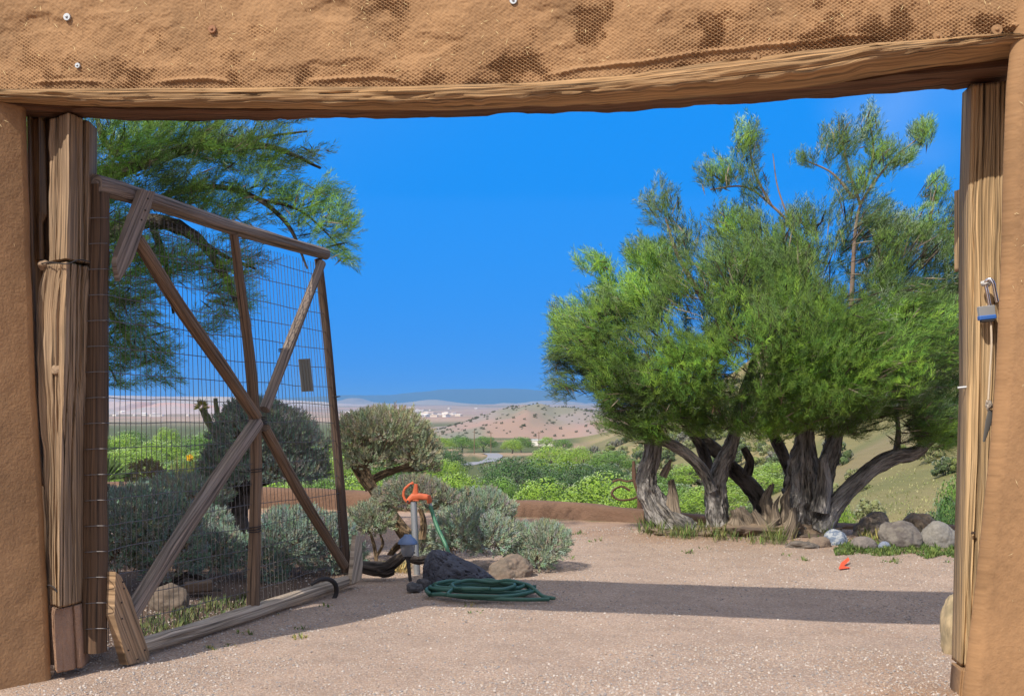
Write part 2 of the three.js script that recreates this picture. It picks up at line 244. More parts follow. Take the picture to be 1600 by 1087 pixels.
hill('red_hill', -200, 600, 900, 1500, redTop, (x, v, g) => { const s = sm(-0.1, 0.3, fbm(x * 0.03, v * 9, 4, 5)), q = fbm(x * 0.022, v * 5, 8, 5), lowBand = sm(0.32, 0.08, v) * sm(-0.25, 0.2, q) + 0.5 * sm(0.12, 0.3, q); const c = [0, 1, 2].map((k) => mix([0.245, 0.205, 0.18][k], [0.19, 0.18, 0.13][k], s)); return c.map((e, k) => mix(e, [0.34, 0.205, 0.155][k], 0.7 * clamp(lowBand + sm(0.15, 0.4, g) * 0.4, 0, 1))); }, 300, 90, 1.0);
const mesa = table([[-2600, 30], [-1900, 36], [-1700, 40], [-1560, 44], [-1500, 40], [-1470, 20], [-1430, 12], [-1400, 36], [-1300, 33], [-1220, 20], [-1100, 8], [-900, 4]]);
hill('mesa_hills', -2600, -900, 4300, 5600, mesa, (x, v, g) => { const s = sm(-0.15, 0.3, g), t = sm(0, 0.3, fbm(x * 0.01, v * 7, 2, 4)); return [0, 1, 2].map((k) => mix(mix([0.42, 0.33, 0.30][k], [0.50, 0.30, 0.235][k], s), [0.30, 0.29, 0.27][k], t * 0.6)); }, 220, 50, 0.5);
hill('far_plateau', -6200, -1500, 11500, 13500, table([[-6200, 105], [-4000, 100], [-3300, 92], [-2600, 70], [-2000, 45], [-1500, 0]]), (x, v, g) => [0.40 + 0.1 * g, 0.32 + 0.08 * g, 0.26], 120, 24, 0.3);
hill('foothill', -2600, 1300, 14500, 17500, (x) => 20 + 95 * Math.max(0, fbm(x * 0.0019, 1, 2, 5) + 0.15) + 62 * Math.exp(-(((x + 1050) / 330) ** 2)) + 30 * Math.exp(-(((x + 1900) / 300) ** 2)), (x, v, g) => [0.27 + 0.08 * g, 0.235 + 0.06 * g, 0.195], 160, 30);
hill('mountain_range', -12500, 9000, 24000, 31000, (x) => 400 * (0.42 + 0.58 * Math.exp(-(((x + 300) / 2600) ** 2))) * sm(-12000, -4200, x) * (1 + 0.20 * fbm(x * 0.0007, 3, 1, 5)) * (1 - 0.75 * sm(900, 4200, x)) + 40, (x, v, g) => [0.055, 0.07, 0.055], 220, 40, 0.3);
// roads laid on the land
function road(name, pts, w, colour) {
  const c = new THREE.CatmullRomCurve3(pts.map(([x, d]) => V(x, 0, -d))), m = new MB(), n = 120;
  for (let i = 0; i <= n; i++) { const p = c.getPoint(i / n), t = c.getTangent(i / n), s = V(-t.z, 0, t.x).normalize(); for (const k of [-1, -0.33, 0.33, 1]) { const q = p.clone().addScaledVector(s, k * w / 2); let y = -1e9; for (const e of [-0.6, 0, 0.6]) y = Math.max(y, landY(q.x + e, -q.z + e)); q.y = y + 0.05 + p.length() * 0.0003; m.v(q, colour, k * w / 2, i / 4); } }
  for (let i = 0; i < n; i++) for (let k = 0; k < 3; k++) { const a = i * 4 + k, b = a + 4; m.i.push(a, a + 1, b, a + 1, b + 1, b); }
  const o = mesh(name, m.geo(), std({ vertexColors: true, side: THREE.DoubleSide, roughness: 0.9 }), scene, 'structure'); return o;
}
road('road', [[-19, 488], [-13, 510], [-9, 540], [-8, 570], [-12, 600]], 7, [0.24, 0.24, 0.26]);
road('side_road', [[10, 66], [15, 67], [20, 70], [24, 72], [29, 73], [36, 73]], 4.2, [0.27, 0.26, 0.27]);

// ───────────────────────── low adobe wall round the yard ─────────────────────────
function lowWall(px0, px1, top, label) {
  const m = new MB(), n = 90, prof = [[-0.02, -0.1], [0, 0.0], [0.015, 0.45], [0.04, 0.75], [0.09, 0.93], [0.17, 1], [0.26, 0.93], [0.31, 0.72], [0.33, 0.4], [0.34, -3]];
  for (let i = 0; i <= n; i++) { const px = mix(px0, px1, i / n), d = WALL_FOOT(px), h = yToH(top(px), d + 0.15); prof.forEach(([o, f], k) => { const p = HP(px, 0, d + o + 0.02 * noise(px * 0.02, k * 0.4)); p.y = f < 0 ? f * 0.5 : h * f + 0.018 * fbm(px * 0.03, k * 0.6, 4, 3); m.v(p, null, px / FOCAL * d, k * 0.09); }); }
  const K = prof.length; for (let i = 0; i < n; i++) for (let k = 0; k < K - 1; k++) { const a = i * K + k, b = a + K; m.i.push(a, b, a + 1, a + 1, b, b + 1); }
  const t = thing('low_adobe_wall', label, 'wall', HP((px0 + px1) / 2, 0, WALL_FOOT((px0 + px1) / 2))); mesh('wall_body', m.geo(), M.adobeBrown, t);
}
lowWall(-250, 1140, table([[-250, 744], [165, 752], [500, 763], [800, 780], [900, 785], [1010, 796], [1140, 806]]), 'low rounded brown adobe wall along the back of the gravel yard, above the valley');
lowWall(1150, 1640, table([[1150, 807], [1310, 817], [1500, 820], [1640, 824]]), 'low brown adobe curb behind the boulders near the right post');

// ───────────────────────── adobe gateway ─────────────────────────
const F0 = V(-3.01, 0, -7.15), F1 = V(2.673, 0, -6.35), FE = F1.clone().sub(F0).normalize(), FN = V(-FE.z, 0, FE.x).multiplyScalar(-1); if (FN.z < 0) FN.negate();
const fd = (px) => 1 / mix(1 / 7.15, 1 / 6.35, px / 1600);
const sOf = (px) => HP(px, 0, fd(px)).sub(F0).dot(FE);
const pxOf = (s) => { const p = F0.clone().addScaledVector(FE, s); return 800 + FOCAL * p.x / -p.z; };
const edgeA = table([[-400, 143], [0, 143], [300, 142], [600, 139], [825, 133], [975, 122], [1100, 103], [1256, 84], [1412, 67], [1569, 57], [1900, 48]]);
const edgeB = table([[-400, 158], [0, 153], [150, 161], [600, 164], [712, 162], [825, 155], [956, 148], [1100, 134], [1256, 117], [1350, 101], [1412, 89], [1581, 66], [1900, 40]]);
const edgeD = table([[-400, 178], [0, 182], [40, 184], [150, 188], [330, 191], [600, 186], [800, 181], [950, 176], [1200, 162], [1517, 140], [1900, 112]]);
const backK = (px) => mix(1.055, 1.105, sm(300, 1500, px));
const gateway = thing('adobe_gateway', 'tan adobe gateway whose mud plastered beam and two piers frame the whole view', 'gateway', V(0, 0, -7));
{
  const hA = (s) => { const px = pxOf(s); return yToH(edgeA(px), fd(px)); };
  const S = [-9, -6, -3, -1, -0.3]; for (let s = -0.1; s < 6.0; s += 0.0046) S.push(s); S.push(6.2, 7, 9, 12, 15);
  const T = []; for (let t = 0; t < 0.62; t += 0.0041) T.push(t); T.push(0.7, 0.9, 1.15, 1.32, 1.4);
  const m = new MB(), tri = (x) => Math.abs(x - Math.floor(x) - 0.5) * 2;
  for (const t of T) for (const s of S) {
    const b = hA(clamp(s, -0.4, 6.2)), h = t > 0.65 ? mix(b + t, 4.46, sm(0.65, 1.4, t)) : b + t;
    let out = 0.035 * fbm(s * 1.1, h * 1.6, 2, 3) + 0.02 * fbm(s * 4, h * 5, 7, 3) + 0.006 * fbm(s * 17, h * 17, 4, 3) + 0.0022 * noise(s * 90, h * 90, 1);
    if (t < 0.65) {
      const bare = fbm(s * 1.7 + 2, h * 2.4, 11, 4), patch = fbm(s * 7, h * 8, 21, 3), rightness = sm(3.4, 5.2, s);
      let mk = clamp(sm(0.30, 0.0, t - 0.16 * rightness + bare * 0.34) , 0, 1); mk = Math.max(mk, 0.45 * sm(0.60, 0.15, t), sm(0.28, 0.5, bare + patch * 0.25) * 0.7);
      mk *= (1 - sm(5.6, 5.9, s)) * sm(-0.12, 0.02, s);
      const nz = noise(s * 2.1, h * 2.1, 8) * 0.006, u1 = (s + nz) / 0.030 + (h + nz) / 0.0195, u2 = (s + nz) / 0.030 - (h - nz) / 0.0195, w = Math.min(tri(u1), tri(u2));
      const holeOpen = sm(0.28, 0.62, patch + 0.30 * mk - 0.05 + 0.08 * rightness), hole = sm(0.16, 0.55, w) * mk;
      out -= hole * mix(0.006, 0.020, holeOpen); out += (1 - sm(0.0, 0.3, w)) * 0.003 * mk;
      const lip = fbm(s * 2.3, 5, 3, 3); out += 0.02 * Math.exp(-(((t - 0.045 - 0.05 * lip) / 0.012) ** 2)) * sm(0.0, 0.25, lip);              // a curl of loose plaster above the netting's edge
      const dent = sm(0.1, 0.4, fbm(s * 3 + 7, h * 6, 31, 4)); out -= 0.012 * dent;
    }
    const p = F0.clone().addScaledVector(FE, s).addScaledVector(FN, out); p.y = h; m.v(p, null, s, h);
  }
  const W = S.length; for (let j = 0; j < T.length - 1; j++) for (let i = 0; i < W - 1; i++) { const a = j * W + i, b = a + W; m.i.push(a, a + 1, b, a + 1, b + 1, b); }
  mesh('wall_face', m.geo(), M.adobeFine, gateway);
  // body of the wall behind the face, above the lintel and on both sides down to the ground
  const body = new MB(), K = [-9, -6, -3, -1, 0, 1, 2, 3, 4, 5, 6, 7, 9, 12, 15];
  K.forEach((s) => { const b = hA(clamp(s, -0.4, 6.2)) + 0.004; for (const [o, h] of [[0.03, b], [0.62, b], [0.62, 4.46], [0.3, 4.5], [-0.01, 4.46]]) { const p = F0.clone().addScaledVector(FE, s).addScaledVector(FN, -o); p.y = h; body.v(p, null, s, h + o); } });
  for (let i = 0; i < K.length - 1; i++) for (let k = 0; k < 4; k++) { const a = i * 5 + k, b = a + 5; body.i.push(a, b, a + 1, a + 1, b, b + 1); }
  mesh('wall_core', body.geo(), M.adobe, gateway);
  // straw in the mud
  const st = new MB(), r = rng(5); for (let i = 0; i < 150; i++) { const s = r() * 5.8, h = hA(s) + 0.1 + r() * 0.5, p = F0.clone().addScaledVector(FE, s).addScaledVector(FN, 0.022 + 0.035 * fbm(s * 1.1, h * 1.6, 2, 3) + 0.02 * fbm(s * 4, h * 5, 7, 3)); p.y = h; const a = r() * 6.3, L = 0.012 + r() * 0.035; blade(st, p, p.clone().addScaledVector(FE, Math.cos(a) * L).add(V(0, Math.sin(a) * L, 0)).addScaledVector(FN, 0.006), 0.0035, FE.clone().multiplyScalar(-Math.sin(a)).add(V(0, Math.cos(a), 0)), [0.6, 0.47, 0.24]); }
  const so = mesh('straw', st.geo(), M.dryLeaf, gateway, 'stuff');
  // fixing washers and bolt heads
  for (const [px, py, rr, mt] of [[105, 27, 5.5, M.galv], [333, 47, 6, M.mud], [122, 103, 4, M.galv], [803, 3, 5.5, M.galv], [1180, 92, 7, M.adobeFine], [1558, 47, 8, M.adobeFine], [1466, 57, 7, M.adobeFine]]) {
    const d = fd(px), g = new THREE.CylinderGeometry(rr / FOCAL * d, rr / FOCAL * d * 1.1, 0.012, 20); g.rotateX(Math.PI / 2); const g2 = new THREE.SphereGeometry(rr / FOCAL * d * 0.4, 10, 6); g2.translate(0, 0, 0.007);
    const gg = join([g, g2]); gg.rotateY(Math.atan2(FN.x, FN.z)); const s = sOf(px), c = P(px, py, d).addScaledVector(FN, 0.035 * fbm(s * 1.1, yToH(py, d) * 1.6, 2, 3) + 0.02 * fbm(s * 4, yToH(py, d) * 5, 7, 3) + 0.008); gg.translate(c.x, c.y, c.z); mesh('washer', gg, mt, gateway);
  }
}
// piers: battered adobe, rounded towards the opening.  edge(h) gives the direction of the inner edge, d its depth
function pier(side, edgePx, d, ang, wide, top, label) {
  const m = new MB(), n = 90, e = V(Math.cos(ang), 0, -Math.sin(ang)), back = V(Math.sin(ang), 0, Math.cos(ang)).negate();    // e runs along the face towards larger x
  const K = 44;
  for (let j = 0; j <= n; j++) { const h = mix(-0.15, top, j / n), py = 640 - (h - EYE) * FOCAL / d, c = HP(edgePx(py), 0, d);
    for (let k = 0; k <= K; k++) { const t = k / K; let a, o; const R = 0.075;
      if (t < 0.1) { a = 0; o = mix(0.34, R, t / 0.1); a = -(o - R) * 0.45 * -1; } else if (t < 0.4) { const q = (t - 0.1) / 0.3 * Math.PI / 2; a = R - R * Math.cos(q); o = R - R * Math.sin(q); } else { a = R + (t - 0.4) / 0.6 * wide; o = 0; }
      const p = c.clone().addScaledVector(e, side * a).addScaledVector(back, o), out = 0.02 * fbm(p.x * 2.2, h * 1.6, p.z * 2.2, 3) + 0.004 * fbm(p.x * 9, h * 9, p.z * 9, 3) + 0;
      p.addScaledVector(back, -out); p.y = h; m.v(p, null, a * side + o * 0.7, h); } }
  for (let j = 0; j < n; j++) for (let k = 0; k < K; k++) { const a = j * (K + 1) + k, b = a + K + 1; side > 0 ? m.i.push(a, a + 1, b, a + 1, b + 1, b) : m.i.push(a, b, a + 1, a + 1, b, b + 1); }
  const o = mesh('pier', m.geo(), M.adobe, gateway); o.userData.label = label; return [m, o];
}
pier(-1, table([[-300, 44], [170, 48], [400, 54], [600, 62], [800, 75], [940, 82], [1045, 87]]), 7.33, 0.85, 8.5, 3.42, 'left pier in half shade, leaning at the base');
pier(1, table([[-400, 1602], [0, 1594], [70, 1585], [130, 1579], [300, 1573], [500, 1568], [620, 1562], [700, 1555], [850, 1539], [960, 1526], [1087, 1511]]), 6.32, -0.05, 9, 4.8, 'right pier in full sun');
{ // straw showing in the mud of the piers
  const r = rng(15), st = new MB(); for (let i = 0; i < 70; i++) { const right = i < 45, py = mix(right ? 0 : 190, right ? 1080 : 1020, r()), px = right ? mix(1585 - Math.max(0, py - 600) * 0.12, 1660, r()) : mix(-40, 38 + Math.max(0, py - 500) * 0.05, r()), d = right ? 6.305 : 7.33 + (px - 45) / FOCAL * 7 * 0.9 - 0.02, p = P(px, py, d), a = r() * 6.3, L = 0.01 + 0.03 * r(); blade(st, p, p.clone().add(V(Math.cos(a) * L, Math.sin(a) * L, 0.004)), 0.003, V(-Math.sin(a), Math.cos(a), 0), [0.6, 0.47, 0.26]); }
  mesh('straw', st.geo(), M.dryLeaf, gateway, 'stuff');
}
// ground sill along the foot of the left pier
mesh('foot_board', sweep([P(-60, 1043, 7.2), P(84, 1046, 7.35)], [0.03], [0.018], { n: 5, seg: 16, lump: 0.1, seed: 3, crack: 0.006 }), M.greyWood, gateway);

// lintel: front timber, and the lower darker timbers behind it
const lintel = thing('lintel_beam', 'weathered timber lintel spanning the top of the gate opening under the netted plaster', 'beam', P(800, 160, 6.9));
{
  const m = new MB(), K = 240, prof = 22, back = new MB();
  for (let i = 0; i <= K; i++) {
    const px = mix(-260, 1640, i / K), d = fd(px), dm = d * mix(1.018, 1.05, sm(300, 1500, px)), w = (q, f = 1) => 0.012 * fbm(px * 0.012 * f, q * 3, 5, 4);
    const A = P(px, edgeA(px) - 3, d), B = P(px, edgeB(px), d), C = P(px, edgeB(px), d); C.z = -dm; C.x = (px - 800) / FOCAL * dm; C.y = B.y + 0.012;
    const kn = Math.exp(-(((px - 1352) / 24) ** 2)), knot2 = Math.exp(-(((px - 722) / 20) ** 2));
    for (let k = 0; k <= prof; k++) {
      const t = k / prof; let p; if (t < 0.62) { p = A.clone().lerp(B, t / 0.62); p.addScaledVector(FN, 0.022 + 0.022 * Math.sin(t / 0.62 * Math.PI) + w(t) + 0.009 * noise(px * 0.035, t * 26, 3) - 0.014 * sm(0.5, 0.7, noise(px * 0.011, t * 15, 9)) + 0.022 * (kn + 0.7 * knot2) * Math.sin(t / 0.62 * Math.PI) - 0.02 * kn * Math.exp(-(((t - 0.4) / 0.06) ** 2))); }
      else { p = B.clone().addScaledVector(FN, 0.022 + w(0.62)).lerp(C, (t - 0.62) / 0.38); p.y += 0.006 * noise(px * 0.03, t * 20, 4) - 0.012 * Math.sin((t - 0.62) / 0.38 * Math.PI); }
      if (t > 0.5 && t < 0.75) p.y += 0.007 * noise(px * 0.06, 2, 8);
      m.v(p, null, t * 0.28 + 0.02 * kn, px * 0.0037);
    }
    const db = d * backK(px), D = P(px, edgeD(px), db); const Cb = C.clone(); Cb.y = Math.max(D.y + 0.015, C.y - 0.01);
    const E = D.clone(); E.y = 3.9; const ridge = 0.010 * fbm(px * 0.02, 1, 9, 3) + 0.004 * noise(px * 0.08, 4);
    for (let k = 0; k <= 12; k++) { const t = k / 12; let p; if (t < 0.25) { p = C.clone().lerp(C.clone().setY(mix(C.y, D.y, 0.6)), t / 0.25); } else if (t < 0.8) { p = C.clone().setY(mix(C.y, D.y, 0.6)).lerp(D, (t - 0.25) / 0.55); p.y += 0.010 * noise(px * 0.02, t * 12, 6) + 0.016 * sm(0.1, 0.5, noise(px * 0.004, t * 9, 2)) * Math.sin((t - 0.25) / 0.55 * Math.PI); } else p = D.clone().lerp(E, (t - 0.8) / 0.2); p.y += ridge * (t > 0.5 ? 1 : 0.3); back.v(p, null, t * 0.6, px * 0.0037); }
  }
  for (const [q, n] of [[m, prof], [back, 12]]) for (let i = 0; i < K; i++) for (let k = 0; k < n; k++) { const a = i * (n + 1) + k, b = a + n + 1; q.i.push(a, a + 1, b, a + 1, b + 1, b); }
  const f = mesh('front_timber', m.geo(), M.lintel.clone(), lintel); f.material.side = THREE.DoubleSide;
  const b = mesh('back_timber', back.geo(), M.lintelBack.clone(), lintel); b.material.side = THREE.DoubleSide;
}

// ───────────────────────── posts ─────────────────────────
// a hewn face built from directions: rows of [py, x0, ridge, x1] in the picture's directions at depths d0, dr, d1
function hewn(rows, d0, dr, d1, seed, o = {}) {
  const m = new MB(), y0 = rows[0][0], y1 = rows[rows.length - 1][0], n = o.n ?? 150, col = (k) => table(rows.map((r) => [r[0], r[k]])), e0 = col(1), er = col(2), e1 = col(3), KL = o.kl ?? 40, KR = o.kr ?? 26;
  const grain = (u, y) => 0.016 * fbm(u * 55 + seed, y * 1.3, seed, 3) + 0.016 * fbm(u * 14 + seed, y * 0.8, 3, 3) + 0.006 * noise(u * 30, y * 9, seed);
  const crackAt = [0.1, 0.22, 0.36, 0.48, 0.66, 0.78, 0.9].map((c, i) => [c + 0.05 * (h3(i, seed, 2) - 0.5), 0.02 + 0.034 * h3(i, seed, 4)]);
  for (let j = 0; j <= n; j++) { const py = mix(y0, y1, j / n);
    const a = HP(e0(py), 0, d0), r = HP(er(py), 0, dr), b = HP(e1(py), 0, d1), hh = yToH(py, dr), c = a.clone().add(b).multiplyScalar(0.5).add(V(0.02, 0, -0.12));
    const put = (p, u, f) => { const q = p.clone().sub(c).setY(0).normalize(); let dp = grain(u, hh); for (const [cu, dep] of crackAt) { const w = 0.026, x = Math.abs(f - cu - 0.03 * noise(hh * 1.6, cu * 9, seed)); if (x < w) dp -= (1 - x / w) * dep * sm(-0.4, 0.1, noise(hh * 0.8, cu * 20, seed)); } p.addScaledVector(q, dp * (o.rough ?? 1)); p.y = hh; m.v(p, null, u, hh); };
    const wl = a.distanceTo(r), wr = r.distanceTo(b), bk = c.clone().add(V(0, 0, -0.12));
    for (let k = 0; k <= KL; k++) put(a.clone().lerp(r, k / KL), k / KL * wl, k / KL * 0.6);
    for (let k = 1; k <= KR; k++) put(r.clone().lerp(b, k / KR), wl + k / KR * wr, 0.6 + k / KR * 0.4);
    const q1 = b.clone().add(V(-0.02, 0, -0.2)), q0 = a.clone().add(V(0.02, 0, -0.2)); q1.y = q0.y = hh; m.v(q1, null, wl + wr + 0.2, hh); m.v(q0, null, wl + wr + 0.4, hh); const w0 = V(m.p[j * (KL + KR + 4) * 3], hh, m.p[j * (KL + KR + 4) * 3 + 2]); m.v(w0, null, wl + wr + 0.6, hh);
  }
  const K = KL + KR + 4; for (let j = 0; j < n; j++) for (let k = 0; k < K - 1; k++) { const A = j * K + k, B = A + K; m.i.push(A, B, A + 1, A + 1, B, B + 1); }
  for (const j of [0, n]) { const ci = m.v(V((m.p[j * K * 3] + m.p[(j * K + K - 2) * 3]) / 2 + 0.05, m.p[j * K * 3 + 1], m.p[j * K * 3 + 2] - 0.12), null, 0, 0); for (let k = 0; k < K - 1; k++) j ? m.i.push(ci, j * K + k + 1, j * K + k) : m.i.push(ci, j * K + k, j * K + k + 1); }
  return m.geo();
}
const leftPost = thing('timber_gate_post', 'cracked weathered timber post on a stone block beside the gate hinge', 'post', HP(100, 0, 7.45));
mesh('upper_timber', hewn([[176, 78, 108, 139], [300, 77, 107, 138], [404, 75, 104, 137]], 7.40, 7.24, 7.46, 3), M.postLeft, leftPost);
mesh('lower_timber', hewn([[409, 71, 103, 136], [440, 64, 103, 135], [490, 58, 102, 134], [560, 58, 101, 133], [620, 62, 98, 131], [700, 68, 95, 129], [800, 71, 93, 127.5], [900, 74, 92, 127], [950, 76, 92, 126]], 7.40, 7.24, 7.46, 8, { rough: 1.15 }), M.postLeft, leftPost);
mesh('edge_plank', hewn([[176, 41, 45, 50], [400, 44, 49, 55], [560, 50, 54, 60], [700, 58, 63, 70], [760, 64, 68, 72]], 7.52, 7.45, 7.6, 5, { kl: 8, kr: 8, rough: 0.4 }), M.splinter, leftPost);
mesh('splinter', hewn([[176, 53, 60, 68], [330, 54, 61, 72], [345, 57, 60, 66], [405, 56, 61, 68]], 7.62, 7.56, 7.68, 6, { kl: 12, kr: 10, rough: 0.6 }), M.splinter, leftPost);
mesh('backing_timber', hewn([[176, 44, 80, 100], [420, 46, 80, 100], [560, 50, 80, 100], [760, 62, 84, 104], [940, 70, 90, 110], [1050, 74, 94, 112]], 7.74, 7.7, 7.8, 9, { kl: 10, kr: 10 }), M.stileBrown, leftPost);
mesh('knot', rock(P(90, 579, 7.31), 0.038, 0.03, 0.04, 4, { det: 8, col: [0.31, 0.22, 0.145], col2: [0.25, 0.17, 0.11], flat: 2 }), M.vcol, leftPost);
mesh('knot', rock(P(68, 414, 7.40), 0.035, 0.03, 0.04, 9, { det: 8, col: [0.31, 0.22, 0.145], col2: [0.24, 0.16, 0.1], flat: 2 }), M.vcol, leftPost);
mesh('wire_tie', tube([P(60, 412, 7.38), P(80, 410, 7.28), P(104, 412, 7.2), P(122, 406, 7.3), P(140, 409, 7.42)], 0.004, 6), M.iron, leftPost);
mesh('staple', tube([P(72, 918, 7.38), P(76, 914, 7.3), P(85, 919, 7.25), P(88, 925, 7.25)], 0.005, 6), M.iron, leftPost);
const baseBlock = thing('stone_block', 'rough squared sandstone block carrying the left timber post', 'stone', HP(102, 0, 7.5));
mesh('block', hewn([[951, 76, 86, 124], [960, 75, 84, 125], [1000, 78, 85, 127], [1052, 82, 89, 128]], 7.40, 7.27, 7.44, 12, { n: 40, rough: 0.7 }), std({ color: lin(0.36, 0.225, 0.15), map: rep(mudMap, 2, 2), bumpMap: rep(mudBump, 2, 2), bumpScale: 0.012 }), baseBlock);

const rightPost = thing('squared_gate_post', 'pale squared timber post standing against the right adobe pier with a padlock', 'post', HP(1530, 0, 6.9));
mesh('post_timber', hewn([[128, 1519, 1553, 1580], [300, 1514, 1551, 1578], [450, 1513, 1550, 1578], [600, 1514, 1548, 1574], [800, 1508, 1540, 1556], [960, 1504, 1530, 1545], [1043, 1502, 1524, 1536]], 6.9, 6.86, 6.84, 21, { rough: 0.55, kl: 34 }), M.postRight, rightPost);
mesh('edge_batten', hewn([[288, 1511, 1513, 1517], [418, 1510, 1513, 1517]], 6.98, 6.96, 6.98, 23, { n: 20, kl: 6, kr: 6, rough: 0.3 }), M.postRight, rightPost);
mesh('bolt', tube([P(1497, 606, 6.95), P(1518, 604, 6.93)], 0.008, 10), M.galv, rightPost);
mesh('nail', rock(P(1521, 833, 6.85), 0.012, 0.012, 0.012, 2, { det: 5, col: [0.05, 0.03, 0.02], col2: [0.05, 0.03, 0.02] }), M.vcol, rightPost);
mesh('foot_block', hewn([[1049, 1502, 1522, 1560], [1075, 1500, 1520, 1556], [1130, 1496, 1516, 1550]], 6.84, 6.8, 6.78, 27, { n: 30, rough: 0.35 }), M.adobe, rightPost);
const sideStone = thing('guard_stone', 'tan upright stone half hidden behind the foot of the right post', 'stone', HP(1494, 0, 8.2));
mesh('stone', rock(P(1497, 981, 8.2), 0.10, 0.24, 0.12, 17, { col: [0.40, 0.31, 0.19], col2: [0.27, 0.22, 0.14], flat: 0.9 }), M.vcol, sideStone);

// padlock hung open on the right post, with its cord
const lock = thing('padlock', 'open steel padlock with a blue bumper hanging on the right timber post', 'padlock', P(1543, 488, 6.79));
{
  const d = 6.78, tilt = new THREE.Euler(0, -0.15, 0.10), c = P(1542, 489, d), k = 1 / FOCAL * d;
  for (let i = 0; i < 7; i++) { const g = box(V((i - 3) * 0, 0, 0), 24 * k, 16 * k, 0.006, 0.002); g.translate(0, 3 * k, (i - 3) * 0.0072); g.rotateY(tilt.y); g.rotateZ(tilt.z); g.translate(c.x, c.y, c.z); mesh('body_plate', g, M.galv, lock); }
  const bump = box(V(0, -7 * k, 0), 26 * k, 7 * k, 0.058, 0.006); bump.rotateY(tilt.y); bump.rotateZ(tilt.z); bump.translate(c.x, c.y, c.z); mesh('bumper', bump, std({ color: lin(0.03, 0.12, 0.42), roughness: 0.5 }), lock);
  const foot = box(V(0, -12 * k, 0), 20 * k, 4 * k, 0.05, 0.004); foot.rotateY(tilt.y); foot.rotateZ(tilt.z); foot.translate(c.x, c.y, c.z); mesh('keyway_plate', foot, M.iron, lock);
  mesh('shackle', tube([P(1547, 478, d), P(1543, 456, d), P(1541, 445, d), P(1542, 439, d - 0.01), P(1547, 436, d - 0.02), P(1552, 441, d - 0.03), P(1556, 458, d - 0.03), P(1559, 472, d - 0.03)], 0.0105, 12), M.chrome, lock);
  mesh('hasp', rock(P(1540, 443, d + 0.02), 0.024, 0.02, 0.03, 6, { det: 8, col: [0.55, 0.54, 0.53], col2: [0.42, 0.41, 0.4], flat: 2, rough: 0.3 }), M.vcol, lock);
  const cord = thing('knotted_cord', 'pale cord hanging from the padlock to a knot and dark strap on the right post', 'cord', P(1548, 600, 6.8));
  mesh('cord', tube([P(1549, 498, d), P(1550, 540, d - 0.01), P(1547, 590, d - 0.01), P(1545, 624, d - 0.01)], 0.006, 8), std({ color: lin(0.55, 0.45, 0.34) }), cord);
  mesh('knot', rock(P(1546, 632, d - 0.015), 0.018, 0.035, 0.025, 3, { det: 10, col: [0.42, 0.36, 0.3], col2: [0.14, 0.12, 0.1], flat: 2, rough: 0.4 }), M.vcol, cord);
  mesh('strap', sweep([P(1548, 640, d - 0.015), P(1545, 660, d - 0.02), P(1538, 690, d - 0.02)], [0.014, 0.02, 0.008], [0.004], { seg: 10 }), std({ color: lin(0.10, 0.095, 0.09) }), cord);
}

